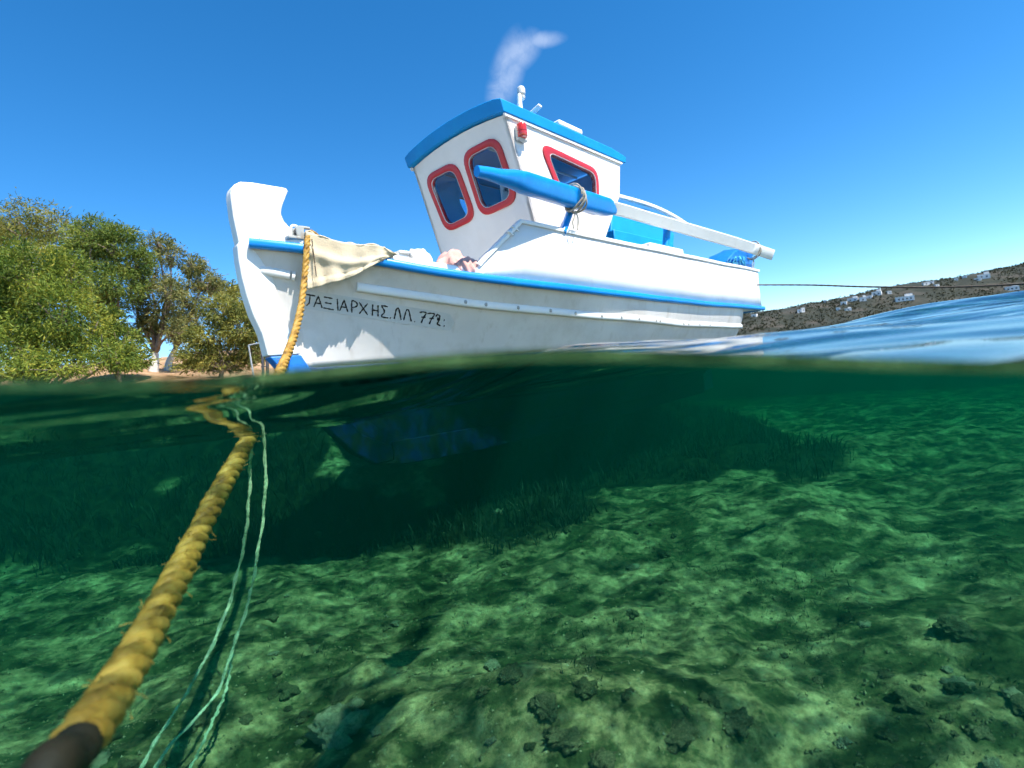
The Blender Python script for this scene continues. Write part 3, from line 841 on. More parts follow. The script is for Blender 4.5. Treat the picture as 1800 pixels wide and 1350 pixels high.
for g, x0, x1 in txt:
    parts = []
    for st in GLY[g]:
        pts = []
        sp = spline([(a, b) for a, b in st], 10) if (len(st) > 3 or g == '2') else np.array(st, float)
        for (a, b) in sp:
            zx = x0 + (x1 - x0) * a
            px = 380 + zx / 3.6
            tt = (zx - 556) / (1446 - 556)
            ty = 300 + (783 + (918 - 783) * tt) / 3.6; by = 300 + (856 + (988 - 856) * tt) / 3.6
            py = by + (ty - by) * b
            pts.append((px, py))
        # dense resample, ribbon
        P2 = np.array(pts); dn = []
        for i in range(len(P2) - 1):
            m_ = max(2, int(np.linalg.norm(P2[i + 1] - P2[i]) / 1.6))
            for k in range(m_): dn.append(P2[i] + (P2[i + 1] - P2[i]) * k / m_)
        dn.append(P2[-1]); dn = np.array(dn)
        tn = np.gradient(dn, axis=0); tn /= np.linalg.norm(tn, axis=1)[:, None] + 1e-9
        nn = np.stack([-tn[:, 1], tn[:, 0]], 1); hw = 1.15 if g not in '.:' else 1.4
        V = []
        for i, p in enumerate(dn):
            for s in (-1, 1):
                q = hull_hit(*(p + nn[i] * s * hw * (1 + .25 * math.sin(i * 1.3 + x0)))); V.append(L3(q[0], q[1] + .0125, q[2]))
        parts.append((V, grid_faces(len(dn), 2)))
    V, Fc = join(parts)
    mesh('letter_' + GN[g], V, Fc, BLACK, band, None, False)

# ---- wheelhouse
WHV = 0.585; RK = 0.277
UF = lambda w: 1.822 + (2.07 - w) * RK
UA = lambda w: float(np.interp(w, [0.75, 1.265, 1.73, 2.07], [2.86, 3.06, 3.42, 3.50]))
WB, WT = 0.76, 2.075
wh = empty('wheelhouse'); wh.parent = boat
def on_front(x, y, off=0.0):
    d = ray(x, y); n = AV + np.array([0, 0, 1]) * RK
    c0 = (1.822 + 2.07 * RK) - ((CAM - ORG) @ n)
    t = c0 / (d @ n); q = loc(CAM + t * d); return q
nF = np.array([-1, 0, -RK]); nF = nF / np.linalg.norm(nF)            # outward, in boat frame
nP = np.array([0, -1, 0.0]); nS = np.array([0, 1.0, 0])
def front_quad(px):
    return [L3(*on_front(*p)) for p in px]
W1 = front_quad([(746, 311), (802, 281), (839, 384), (786, 410)])
W2 = front_quad([(811, 270), (875, 236), (914, 353), (847, 384)])
WP = [L3(*on_v(*p, WHV)) for p in [(945, 249), (1050, 299), (1053, 379), (988, 356)]]
WS = [p * np.array([1, -1, 1]) for p in WP]
nloop = 6
def win(parent, quad, nrm, fw=0.054, r=0.30):
    o4 = quad; i4 = inset_quad(quad, fw)
    ol = round_loop(o4, r, nloop); il = round_loop(i4, r * 0.95, nloop)
    wdw = empty('window'); wdw.parent = parent
    V, Fc = ring_geo(ol, il, nrm, 0.016)
    mesh('frame', V, Fc, RED, wdw, 40)
    sl4 = round_loop(inset_quad(quad, fw - 0.002), r * .95, nloop); si4 = round_loop(inset_quad(quad, fw + 0.0015), r * .95, nloop)
    V, Fc = ring_geo(sl4, si4, nrm, 0.0175, -0.008); mesh('seal', V, Fc, PLATE, wdw, 40)
    g4 = [p - np.asarray(nrm) * 0.012 for p in round_loop(inset_quad(quad, fw - 0.008), r, nloop)]
    panel('pane', g4, [], nrm, 0.005, GLASS, wdw)
    return il
hole = {}
for k, (q, n) in {'a': (W1, nF), 'b': (W2, nF), 'p': (WP, nP), 's': (WS, nS)}.items():
    hole[k] = [p for p in win(wh, q, n)]
TH = 0.028
front = [L3(UF(WB), WHV, WB), L3(UF(WB), -WHV, WB)] + [L3(UF(w), v, w) for v, w in [(-WHV, WT)] + [(WHV * s, WT + 0.046 * (1 - s * s)) for s in np.linspace(-.9, .9, 9)] + [(WHV, WT)]]
panel('wall', front, [hole['a'], hole['b']], nF, TH, CABIN, wh)
def side_outer(sg):
    return [L3(UF(WB), sg * WHV, WB)] + [L3(UF(w), sg * WHV, w) for w in (1.4,)] + [L3(UF(WT), sg * WHV, WT), L3(UA(WT), sg * WHV, WT)] + [L3(UA(w), sg * WHV, w) for w in (1.9, 1.73, 1.5, 1.265)] + [L3(UA(WB), sg * WHV, WB)]
panel('wall', side_outer(1), [hole['p']], nP, TH, CABIN, wh)
panel('wall', side_outer(-1), [hole['s']], nS, TH, CABIN, wh)
aft_door = [L3(UA(.80) , .22, .80), L3(UA(1.3), .22, 1.3), L3(UA(1.9), .22, 1.9), L3(UA(1.9), -.20, 1.9), L3(UA(1.3), -.20, 1.3), L3(UA(.80), -.20, .80)]
# aft bulkhead in two cheeks and a header, leaving the companionway open
for (va, vb, wa, wb) in ((.32, WHV - .03, WB, WT), (-WHV + .03, -.30, WB, WT), (-.30, .32, 1.62, WT)):
    n_ = 8; ws = np.linspace(wa, wb, n_); V = []
    for w in ws:
        V += [L3(UA(w) - .01, va, w), L3(UA(w) - .01, vb, w)]
    o = mesh('bulkhead', V, grid_faces(n_, 2), INNERB, wh, 50)
    s_ = o.modifiers.new('thick', 'SOLIDIFY'); s_.thickness = 0.02; s_.offset = 0
# blue lining just inside the walls
def shift(loop, d): return [p + np.asarray(d) for p in loop]
fi = -nF * (TH + .006)
fl = [p * np.array([1, .94, 1]) for p in front]
panel('lining', shift(fl, fi), [shift(hole['a'], fi), shift(hole['b'], fi)], nF, .006, INNERB, wh)
for sg, n, h in ((1, nP, 'p'), (-1, nS, 's')):
    si = -n * (TH + .006)
    so = [p * np.array([1, 1, 1]) for p in side_outer(sg)]
    c = np.mean(so, axis=0); so = [c + (p - c) * np.array([.96, 1, .985]) for p in so]
    panel('lining', shift(so, si), [shift(hole[h], si)], n, .006, INNERB, wh)
# shelf and a ledge batten inside
V, Fc = box_geo(L3(2.25, 0, 1.36), (.34, 1.05, .02)); mesh('shelf', V, Fc, INNERB, wh)
for vv in (-.25, .12):
    tube('ceiling_batten', [L3(1.9, vv, 2.06), L3(3.4, vv, 2.06)], .012, WHITE, wh, 6)

# roof: blue cambered slab with deep fascia, white soffit line under it
roof = empty('roof'); roof.parent = wh
def camber(s): return 0.055 * (1 - s * s)
u0r, u1r = 1.755, 3.585; ns_ = 17; nu_ = 14; hw_ = WHV + .03
V = []
for k in range(nu_):
    t = k / (nu_ - 1); u = u0r + (u1r - u0r) * t
    for j in range(ns_):
        s = -1 + 2 * j / (ns_ - 1)
        ed = 0.030 * sstep(.86, 1, t)
        V.append(L3(u - 0.01 * (1 - s * s) * (1 - t), s * hw_, 2.182 + camber(s) - .012 * sstep(.85, 1, abs(s)) - ed))
nb = len(V)
for k in range(nu_):
    t = k / (nu_ - 1); u = u0r + .022 + (u1r - u0r - .03) * t
    for j in range(ns_):
        s = -1 + 2 * j / (ns_ - 1)
        V.append(L3(u, s * (hw_ - .006), 2.078 + camber(s)))
Fc = grid_faces(nu_, ns_) + grid_faces(nu_, ns_, False, nb)
bd = [j for j in range(ns_)] + [k * ns_ + ns_ - 1 for k in range(1, nu_)] + [(nu_ - 1) * ns_ + j for j in range(ns_ - 2, -1, -1)] + [k * ns_ for k in range(nu_ - 2, 0, -1)]
Fc += [(bd[i], bd[(i + 1) % len(bd)], nb + bd[(i + 1) % len(bd)], nb + bd[i]) for i in range(len(bd))]
bevel(mesh('canopy', V, Fc, ROOFB, roof, 40), .008, 2, 50)
V, Fc = join([box_geo(L3(2.66, WHV + .008, 2.070), (1.72, .018, .022)), box_geo(L3(2.66, -WHV - .008, 2.070), (1.72, .018, .022))])
mesh('soffit_strip', V, Fc, WHITE, roof)
q = on_v(988, 222, .45)
V, Fc = box_geo(L3(q[0], .42, 2.245), (.36, .26, .055)); bevel(mesh('roof_hatch', V, Fc, WHITE, roof), .015)
# stern light on its little mast
q = on_v(912, 180, .42)
mu, mv, mz = q[0], .42, 2.205
mast = empty('mast_light'); mast.parent = roof; mast.scale = (1.2, 1.2, 1.2); mast.location = (-.2 * mu, .2 * mv, -.2 * mz)
V, Fc = sweep_geo(spline([L3(mu - .02, mv - .15, mz + .040), L3(mu, mv - .07, mz + .016), L3(mu + .01, mv, mz + .012), L3(mu + .02, mv + .07, mz + .018), L3(mu + .03, mv + .16, mz + .046)], 18), lambda i, s: rail_prof(.013, .022, 8))
bevel(mesh('cross_bar', V, Fc, WHITE, mast, 50), .004)
V, Fc = box_geo(L3(mu + .04, mv, mz + .012), (.26, .05, .026)); bevel(mesh('foot', V, Fc, WHITE, mast), .008)
tube('post', [L3(mu, mv, mz), L3(mu + .012, mv, mz + .185)], lambda s: .024 - .009 * s, WHITE, mast, 10, (1, 0, 0))
V = []; prof = [(.0, .0), (.020, .0), (.024, .010), (.024, .020), (.017, .022), (.017, .032), (.028, .036), (.029, .070), (.024, .082), (.013, .090), (0, .091)]
for r, z in prof: V += [L3(mu + .040 + r * cos(2 * pi * k / 12), mv + r * sin(2 * pi * k / 12), mz + .160 + z) for k in range(12)]
mesh('lamp', V, grid_faces(len(prof), 12, True), LAMPG, mast, 50)
V, Fc = box_geo(L3(mu + .028, mv, mz + .162), (.05, .026, .010)); mesh('bracket', V, Fc, WHITE, mast)
# red port light
q = on_v(909, 234, WHV)
nav = empty('navigation_light'); nav.parent = wh
V, Fc = box_geo(L3(q[0] + .018, WHV + .022, q[2] - .012), (.105, .044, .118)); bevel(mesh('housing', V, Fc, LAMPG, nav), .014)
V = []; prof = [(.0, -.052), (.036, -.052), (.040, -.046), (.040, -.016), (.0375, -.014), (.0375, -.008), (.040, -.006), (.040, .040), (.034, .050), (0, .052)]
for r, z in prof: V += [L3(q[0] + r * cos(2 * pi * k / 14), WHV + .050 + r * sin(2 * pi * k / 14), q[2] + z) for k in range(14)]
mesh('lens', V, grid_faces(len(prof), 14, True), REDLENS, nav, 50)

# blue companionway box behind the wheelhouse with its white rim
cb = empty('companion_box'); cb.parent = boat
bx = [on_v(1086, 366, .30), on_v(1064, 420, .30), on_v(1176, 442, .30), on_v(1186, 413, .30)]
u_a, u_b, u_c, u_d = bx[0][0], bx[1][0], bx[2][0], bx[3][0]
Vx = []
for sg in (.30, -.30):
    Vx += [L3(u_a - .1, sg, 1.80), L3(u_b, sg, 1.02), L3(u_c - .05, sg, 1.02), L3(u_d, sg, 1.645), L3((u_a + u_d) / 2, sg, 1.86)]
n = 5
Fx = [(0, 1, 2, 3, 4), (9, 8, 7, 6, 5)] + [(i, (i + 1) % n, n + (i + 1) % n, n + i) for i in range(n)]
bevel(mesh('casing', Vx, Fx, BOXB, cb, 30), .012)
V, Fc = box_geo(L3((u_b + u_c) / 2, .34, 1.30), (u_c - u_b - .1, .09, .36)); bevel(mesh('step', V, Fc, BOXB, cb), .012)
for sg in (.325, -.325):
    pth = [L3(*q_) for q_ in [np.array([*on_v(*p, .325)]) for p in [(1068, 341), (1090, 346), (1120, 354), (1150, 364), (1180, 378), (1206, 394)]]]
    pth = [p * np.array([1, -sg / .325 * -1, 1]) for p in pth]
    V, Fc = sweep_geo(spline(pth, 30), lambda i, s: [(-.022, -.020), (.022, -.020), (.022, .020), (-.022, .020)])
    bevel(mesh('rim', V, Fc, WHITE, cb), .006)

# crutch posts that carry the long oar
for (px0, py0, px1, py1) in ((990, 406, 1016, 332), (1170, 442, 1173, 396)):
    a = on_v(px0, py0, .76); b = on_v(px1, py1, .76)
    a = a + (a - b) / np.linalg.norm(b - a) * 0.015
    tube('crutch_post', [L3(*a), L3(*b)], .030 if px0 < 1100 else .038, BLUE, boat, 12, (1, 0, 0))
a = on_v(1318, 452, .62)
hook = spline([L3(*on_v(x, y, .66)) for x, y in [(1302, 462), (1312, 452), (1322, 446), (1330, 438), (1333, 428)]], 16)
tube('crutch_hook', hook, .030, BLUE, boat, 8)
tube('crutch_post', [L3(*on_v(1304, 468, .60)), L3(*on_v(1304, 468, .60)) + np.array([0, 0, -.5])], .03, BLUE, boat, 8, (1, 0, 0))

# ================================================================== THINGS ON THE BOAT
# ---- long oar: blue squared loom with a rounded grip, white blade
def bpt(u, v, w): return wld(u, v, w)
oar = empty('oar', wld(1.3, .80, 1.48))
tag(oar, 'long oar with thick blue loom and white blade lashed along the wheelhouse side', 'oar')
oo = np.array(oar.location)
def oarp(x, y, v): return wld(*on_v(x, y, v)) - oo
cg = [oarp(838, 301, .84), oarp(858, 305, .84), oarp(880, 311, .84), oarp(905, 316, .84), oarp(920, 321, .84), oarp(1000, 346, .84), oarp(1064, 364, .84), oarp(1078, 368, .84)]
hh = [.036, .042, .051, .067, .074, .076, .074, .048]
sq = [1.0, 1.0, 1.0, .75, .50, .42, .42, .42]
path = []; hs = []; es = []
for i in range(len(cg) - 1):
    for k in range(5):
        t = k / 5; path.append(cg[i] + (cg[i + 1] - cg[i]) * t); hs.append(hh[i] + (hh[i + 1] - hh[i]) * t); es.append(sq[i] + (sq[i + 1] - sq[i]) * t)
path.append(cg[-1]); hs.append(hh[-1]); es.append(sq[-1])
def loomprof(i, s):
    pr = []
    for k in range(20):
        a = 2 * pi * k / 20 + pi / 20; c = cos(a); sn = sin(a); e = es[i]
        x = hs[i] * .80 * math.copysign(abs(c) ** e, c); y = hs[i] * math.copysign(abs(sn) ** e, sn)
        ca, sa = cos(-.24), sin(-.24)
        pr.append((x * ca - y * sa, x * sa + y * ca))
    return pr
V, Fc = sweep_geo(path, loomprof); mesh('loom', V, Fc, BLUE, oar, 35)
bl = [(1066, 363), (1098, 371), (1153, 387), (1185, 396), (1220, 406), (1290, 426), (1330, 439), (1358, 448)]
pth = spline([oarp(x, y, .84) for x, y in bl], 40)
def bladeprof(i, s):
    h = np.interp(s, [0, .2, .5, .8, 1], [.054, .055, .061, .072, .078]); w_ = np.interp(s, [0, .3, 1], [.045, .032, .016])
    ca, sa = cos(-.42), sin(-.42)
    return [(x * ca - y * sa, x * sa + y * ca) for x, y in [(-w_, -h * .85), (-w_ * .6, -h), (w_ * .6, -h), (w_, -h * .85), (w_, h * .85), (w_ * .6, h), (-w_ * .6, h), (-w_, h * .85)]]
V, Fc = sweep_geo(pth, bladeprof); mesh('blade', V, Fc, WHITE, oar, 35)
# lashings
def lashing(name, px, py, v, r, label, turns=4, tail=(0, 0)):
    c = wld(*on_v(px, py, v)); o = empty(name, c); tag(o, label, 'lashing', 'cord lashings on the oar')
    ax = AV * .97 + np.array([0, 0, -.1]); ax /= np.linalg.norm(ax)
    e1 = np.cross(ax, [0, 0, 1]); e1 /= np.linalg.norm(e1); e2 = np.cross(e1, ax)
    pts = []
    for k in range(turns * 22 + 1):
        a = 2 * pi * k / 22; q = k / (turns * 22)
        rad = r * (1 + .10 * sin(3.1 * a) + .05 * sin(7 * q * 6))
        pts.append(e1 * cos(a) * rad * .9 + e2 * sin(a) * rad + ax * ((q - .5) * .055 + .035 * sin(a) * (1 if int(q * turns) % 2 else -1)))
    tube('coil', pts, .0075, CORD, o, 6, tuple(ax))
    t0 = -e2 * r * 1.02
    for s in (0.6, -0.8):
        tube('loose_end', spline([t0, t0 + ax * .03 * s - e2 * .05 + e1 * .01, t0 + ax * .05 * s - e2 * .10, t0 + ax * .035 * s - e2 * .15], 14), .006, CORD, o, 6, tuple(ax))
    return o
lashing('cord_lashing', 1010, 349, .84, .098, 'pale cord tied round the blue oar loom and crutch post', 5)
lashing('cord_lashing', 1322, 440, .76, .12, 'thin cord tying the white oar blade down at the stern', 3)

# ---- blue tarpaulin bundle at the stern
tb = empty('tarpaulin_bundle', wld(*on_v(1292, 470, .55)))
tag(tb, 'blue tarpaulin bundle with pale printed strokes by the stern corner', 'tarpaulin')
ob = np.array(tb.location)
prof_px = [(1262, 474), (1270, 455), (1280, 444), (1294, 436), (1304, 436), (1311, 442), (1315, 456), (1314, 478)]
Vx = []
for v, s in ((.70, .92), (.60, 1.0), (.45, 1.0), (.34, .9)):
    c = np.mean([wld(*on_v(x, y, .62)) for x, y in prof_px], axis=0)
    for i, (x, y) in enumerate(prof_px):
        p = wld(*on_v(x, y, .62)); p = c + (p - c) * s + PV * (v - .62)
        Vx.append(p - ob + np.array([0, 0, .012 * sin(i * 2.1 + v * 30)]))
n = len(prof_px)
Fx = grid_faces(4, n, True) + [tuple(range(n)), tuple(range(4 * n - 1, 3 * n - 1, -1))]
o = mesh('sheet', Vx, Fx, TARP, tb, 60); bevel(o, .02, 2, 20)
marks = [[(1280, 466), (1278, 457)], [(1280, 466), (1285, 455)], [(1294, 467), (1294, 452), (1287, 463), (1297, 463)], [(1301, 468), (1300, 451), (1307, 465), (1307, 451)], [(1310, 468), (1309, 458)]]
parts = []
for st in marks:
    pts = [wld(*on_v(x, y, .712)) - ob for x, y in st]
    V, Fc = sweep_geo(np.array([pts[0] + (pts[-1] - pts[0]) * k / 4 for k in range(5)]) if len(st) == 2 else np.array([p for i in range(len(pts) - 1) for p in (pts[i], pts[i] + (pts[i + 1] - pts[i]) * .9)] + [pts[-1]]),
                      lambda i, s: [(-.012, -.006), (.012, -.006), (.012, .006), (-.012, .006)], tuple(PV))
    parts.append((V, Fc))
V, Fc = join(parts); mesh('printed_mark', V, Fc, CYAN, tb, None)

# ---- canvas hung over the port bow rail
cv = empty('canvas_sheet', wld(.7, .36, .95))
tag(cv, 'cream canvas sheet with stitched hem draped over the port bow rail', 'canvas')
oc = np.array(cv.location)
def rail_hit(x, y, off):
    d = ray(x, y); ts = np.linspace(1.8, 6, 3000); Q = (CAM - ORG)[None] + ts[:, None] * d[None]
    u = Q @ AV; v = Q @ PV
    i = int(np.argmax((u > 0) & (v < plan(u) + off))); return np.array([u[i], v[i], Q[i, 2]])
top_l = spline([(537, 406), (552, 411), (580, 420), (610, 427), (640, 430), (662, 431), (680, 437), (697, 446)], 40)
bot_l = spline([(541, 509), (556, 506), (580, 498), (605, 492), (630, 481), (655, 467), (678, 455), (697, 447)], 40)
nr_ = 26; V = []
for i in range(40):
    for j in range(nr_):
        t = j / (nr_ - 1); p = top_l[i] + (bot_l[i] - top_l[i]) * t
        fold = .014 * sin(i * .42 + 2.5 * t) * t + .008 * sin(i * .95 - 5 * t) * t + .024 * math.exp(-((t - .30 - .014 * i) / .11) ** 2) * (1 - i / 44) - .012 * t
        hem = .009 * (1 if t > .84 else 0) + (.007 * sin(i * 2.6 + sin(i)) if t > .76 else 0)
        q = rail_hit(p[0], p[1], .047 + fold + hem); V.append(wld(*q) - oc)
o = mesh('cloth', V, grid_faces(40, nr_), CANVAS, cv, 70)
s_ = o.modifiers.new('thick', 'SOLIDIFY'); s_.thickness = 0.006; s_.offset = 0
# the part folded back over the deck
V = []
for i in range(40):
    q = rail_hit(top_l[i][0], top_l[i][1], .045)
    for j in range(8):
        t = j / 7; V.append(wld(q[0] + .02 * sin(i * .5 + j), q[1] - .27 * t * (1 - .5 * i / 40), q[2] - (.05 + .10 * i / 40 * .0) * sstep(0, 1, t) + .008 * sin(i * .8 + j)) - oc)
o = mesh('inboard_fold', V, grid_faces(40, 8), CANVAS, cv, 70)
s_ = o.modifiers.new('thick', 'SOLIDIFY'); s_.thickness = 0.006; s_.offset = 0
tube('seam', [wld(*rail_hit(*lerp2((548, 420), (556, 486), t), .075)) - oc for t in np.linspace(0, 1, 12)], .0035, DARKROPE, cv, 5)

# ---- cloth bundles and small things on the foredeck
def lump(name, centre, size, mat, label, cat, seed, group=None, folds=7):
    o_ = empty(name, centre); bm = bmesh.new(); bmesh.ops.create_icosphere(bm, subdivisions=4, radius=1)
    for v in bm.verts:
        p = np.array(v.co); th = atan2(p[1], p[0])
        f = 1 + .16 * sin(folds * th + 3 * p[2] + seed) * (1 - abs(p[2])) + .22 * float(fbm(p[0] * 1.3 + seed, p[1] * 1.3 + p[2], seed, 3)) + .10 * float(fbm(p[0] * 4 + seed, p[1] * 4 + p[2] * 3, seed, 2))
        z = max(p[2], -.55)
        v.co = (p[0] * f * size[0], p[1] * f * size[1], (z + .55) * f * size[2])
    me_ = bpy.data.meshes.new('folds'); bm.to_mesh(me_); bm.free()
    o2 = link_mesh('folds', me_, mat, o_, 80)
    o_.rotation_euler = (0, 0, BOAT_RZ)
    tag(o_, label, cat, group); return o_
def deckpt(x, y, v):
    q = on_v(x, y, v); return wld(q[0], v, float(RAIL(q[0])) + .03)
q = on_v(797, 462, .36); lump('cloth_bundle', wld(q[0], .36, float(RAIL(q[0])) + .03), (.17, .12, .125), PINK, 'larger crumpled pink cloth heaped against the wheelhouse front', 'cloth', 3)
q = on_v(822, 466, .50); lump('cloth_bundle', wld(q[0], .50, float(RAIL(q[0])) + .03), (.10, .07, .085), PINK, 'smaller folded pink cloth beside the sloping bulwark end', 'cloth', 8, None, 11)
q = on_v(738, 455, .36); lump('cloth_bundle', wld(q[0], .36, float(RAIL(q[0])) + .04), (.08, .06, .085), WCLOTH, 'small folded white cloth on the foredeck ahead of the pink ones', 'cloth', 5, None, 4)
q = on_v(706, 447, .30); fb = empty('deck_bitt', wld(q[0], .30, float(RAIL(q[0])) + .03), BOAT_RZ); tag(fb, 'low white wooden block on the foredeck by the canvas tip', 'block')
V, Fc = box_geo((0, 0, .045), (.15, .10, .09)); bevel(mesh('block', V, Fc, WHITE, fb), .012)
V, Fc = box_geo((-.02, 0, .095), (.08, .13, .02)); bevel(mesh('top_board', V, Fc, WHITE, fb), .006)
# roller fairlead under the mooring rope
q = on_v(524, 408, .14); fl_ = empty('fairlead', wld(q[0], .14, 1.075), BOAT_RZ); tag(fl_, 'small grey metal fairlead at the bow under the rope', 'fairlead')
V, Fc = box_geo((0, 0, 0), (.16, .07, .018)); bevel(mesh('base_plate', V, Fc, GREYM, fl_), .004)
for s in (-1, 1):
    V, Fc = box_geo((0, s * .028, .040), (.05, .008, .065)); bevel(mesh('cheek', V, Fc, GREYM, fl_), .003)
tube('roller', [(0, -.026, .05), (0, .026, .05)], .018, DARKM, fl_, 10)
tube('horn', [(0, .03, .07), (.03, .03, .085), (.09, .03, .085)], .010, GREYM, fl_, 8)

# ---- cloth hanging inside the wheelhouse
q = on_front(877, 340); hc = empty('hanging_cloth', wld(q[0] + .13, q[1], q[2] - .10)); tag(hc, 'pale patterned cloth lying behind the wheelhouse front window', 'cloth')
V = []
for i in range(22):
    for j in range(14):
        a = -1 + 2 * i / 21; b = j / 13
        r_ = .15 * (1 - .65 * b) * (1 + .15 * sin(3 * a + 4 * b))
        V.append(PV * (a * r_) + AV * (.05 * sin(5 * a + 2 * b) + .05 * a * a) + np.array([0, 0, .34 * b - .03 * a * a + .02 * sin(7 * a)]))
o = mesh('drape', V, grid_faces(22, 14), CLOTH, hc, 80)
s_ = o.modifiers.new('thick', 'SOLIDIFY'); s_.thickness = 0.006

# ================================================================== ROPES
# ---- the yellow mooring rope from the bow past the lens
rp = [(0.0, *at(546, 408, 3.22)[0:0])]
rope_px = [(556, 414, 3.42), (546, 409, 3.16), (541, 418, 3.06), (539, 440, 3.00), (536, 480, 2.94), (529, 540, 2.80), (517, 590, 2.60), (500, 635, 2.36), (476, 690, 2.06), (450, 745, 1.80), (424, 795, 1.60), (380, 875, 1.33), (330, 975, 1.08), (272, 1088, .86), (205, 1205, .68), (125, 1325, .54), (60, 1420, .47)]
RP = spline([at(*p) for p in rope_px] + [np.array(p) for p in ((-.55, .40, -.50), (-.72, .36, -.80), (-.98, .36, -1.02), (-1.35, .42, -1.10), (-1.9, .55, -1.10))], 760)
seg = np.linalg.norm(np.diff(RP, axis=0), axis=1); arc = np.concatenate([[0], np.cumsum(seg)])
# equal steps
tot = arc[-1]; sN = int(tot / .0050); aa = np.linspace(0, tot, sN)
RP = np.stack([np.interp(aa, arc, RP[:, k]) for k in range(3)], 1)
rope = empty('mooring_rope', RP[0]); tag(rope, 'thick yellow mooring rope running from the bow down into the water past the lens', 'rope')
depth = (RP - CAM) @ FWD
wr = fbm(aa * 5.0, aa * 0 + .5, 71, 3)
def rope_r(i):
    base = np.interp(depth[i], [.5, 1.0, 1.7, 2.4, 2.8, 3.2], [.0255, .025, .0235, .021, .018, .0155])
    return base * (1 + .10 * wr[i])
cut = int(np.argmax(depth < .555))
def rope_prof(i, s):
    n = 26; pr = []; r = rope_r(i); lay = 2 * pi * aa[i] / .085
    deep = 1.0 if depth[i] > 2.2 else .75
    for k in range(n):
        a = 2 * pi * k / n
        ph = (aa[i] / .034 + a / (2 * pi) + .5 * wr[i]) % 1.0
        rr_ = r * (.87 + .42 * deep * (ph ** .6) * (1 - ph) ** .35 + .10 * (abs(cos(1.5 * a - lay * 1.5)) - .6))
        pr.append((rr_ * cos(a), rr_ * sin(a)))
    return pr
# three laid strands, each a tube of its own
Tn = np.gradient(RP, axis=0); Tn /= np.linalg.norm(Tn, axis=1)[:, None]
E1 = np.cross(Tn, [0.6, .2, .77]); E1 /= np.linalg.norm(E1, axis=1)[:, None]; E2 = np.cross(Tn, E1)
rr0 = np.array([rope_r(i) for i in range(sN)])
for k in range(3):
    ph_ = 2 * pi * (aa / .125 + k / 3.0) + .5 * wr
    cs = RP + E1 * (np.cos(ph_) * rr0 * .50)[:, None] + E2 * (np.sin(ph_) * rr0 * .50)[:, None]
    jt = fbm(aa * 30, aa * 0 + k * 3.3, 75 + k, 3)
    V, Fc = sweep_geo(cs[:cut + 1] - RP[0], lambda i, s: circ(rr0[i] * (.575 + .07 * jt[i] + .03 * sin(aa[i] * 420)), 12), (0.6, .2, .77))
    mesh('strand', V, Fc, YROPE, rope, 70)
# frayed yarns standing off the lay
rf = np.random.default_rng(3); fr_ = []
for k in range(220):
    i = int(rf.integers(10, cut - 4)); a = rf.uniform(0, 2 * pi); n_ = E1[i] * cos(a) + E2[i] * sin(a); p0 = RP[i] + n_ * rr0[i] * .95 - RP[0]
    d0 = n_ * rf.uniform(.3, 1) + Tn[i] * rf.uniform(-1, 1) + rf.normal(0, .3, 3); d0 /= np.linalg.norm(d0); ln = rf.uniform(.008, .024)
    fr_.append(sweep_geo([p0, p0 + d0 * ln * .5, p0 + d0 * ln + rf.normal(0, .003, 3)], lambda i2, s: circ(.0007, 4), (.31, .9, .2)))
V, Fc = join(fr_); o = mesh('frayed_yarn', V, Fc, YROPE, rope, 70); o['kind'] = 'stuff'
off0 = cut
V, Fc = sweep_geo(RP[cut:] - RP[0], lambda i, s: circ(rope_r(min(off0 + i, sN - 1)) * (.94 + .03 * sin(i * 1.1)), 18), (0.6, .2, .77)); mesh('black_sleeve', V, Fc, BLACKT, rope, 60)
# ---- thin green lines hanging beside it
def thin(pts, label, r=.0045, seed=0):
    P_ = spline([at(*p) for p in pts], 260); o_ = empty('fishing_line', P_[0]); tag(o_, label, 'line', 'thin green lines by the rope')
    k = fbm(np.linspace(0, 40, 260), np.zeros(260) + seed, 80 + seed, 3)
    V, Fc = sweep_geo(P_ - P_[0], lambda i, s: circ(r * (1 + .5 * k[i] + .18 * sin(i * 1.9)), 7), (.3, 1, .1)); mesh('strand', V, Fc, GLINE, o_, 70)
    P2_ = P_ + np.stack([.006 * np.sin(np.linspace(0, 60, 260)), .003 * np.cos(np.linspace(0, 60, 260)), .002 * np.sin(np.linspace(0, 44, 260))], 1)
    V, Fc = sweep_geo(P2_ - P_[0], lambda i, s: circ(r * .62 * (1 + .4 * k[-i - 1]), 6), (.3, 1, .1)); mesh('strand', V, Fc, GLINE, o_, 70)
    return o_
thin([(446, 742, 1.80), (441, 790, 1.80), (439, 850, 1.80), (434, 920, 1.79), (424, 980, 1.77), (401, 1065, 1.73), (368, 1145, 1.68), (322, 1228, 1.62), (282, 1290, 1.58), (238, 1365, 1.53)], 'thin green line nearest the yellow rope, curving down to the seabed', .0042, 1)
thin([(457, 690, 1.92), (459, 740, 1.92), (466, 800, 1.92), (466, 860, 1.91), (461, 920, 1.90), (450, 990, 1.88), (440, 1045, 1.86), (420, 1110, 1.83), (402, 1160, 1.80), (385, 1212, 1.77), (345, 1262, 1.70), (300, 1310, 1.63), (262, 1365, 1.58)], 'thin green line hanging straight under the surface, farther from the yellow rope', .0046, 2)
thin([(408, 1150, 1.86), (403, 1185, 1.85), (393, 1225, 1.82), (375, 1265, 1.78), (352, 1315, 1.72), (325, 1370, 1.66)], 'short green line lying lowest, rightmost over the seabed', .0042, 3)
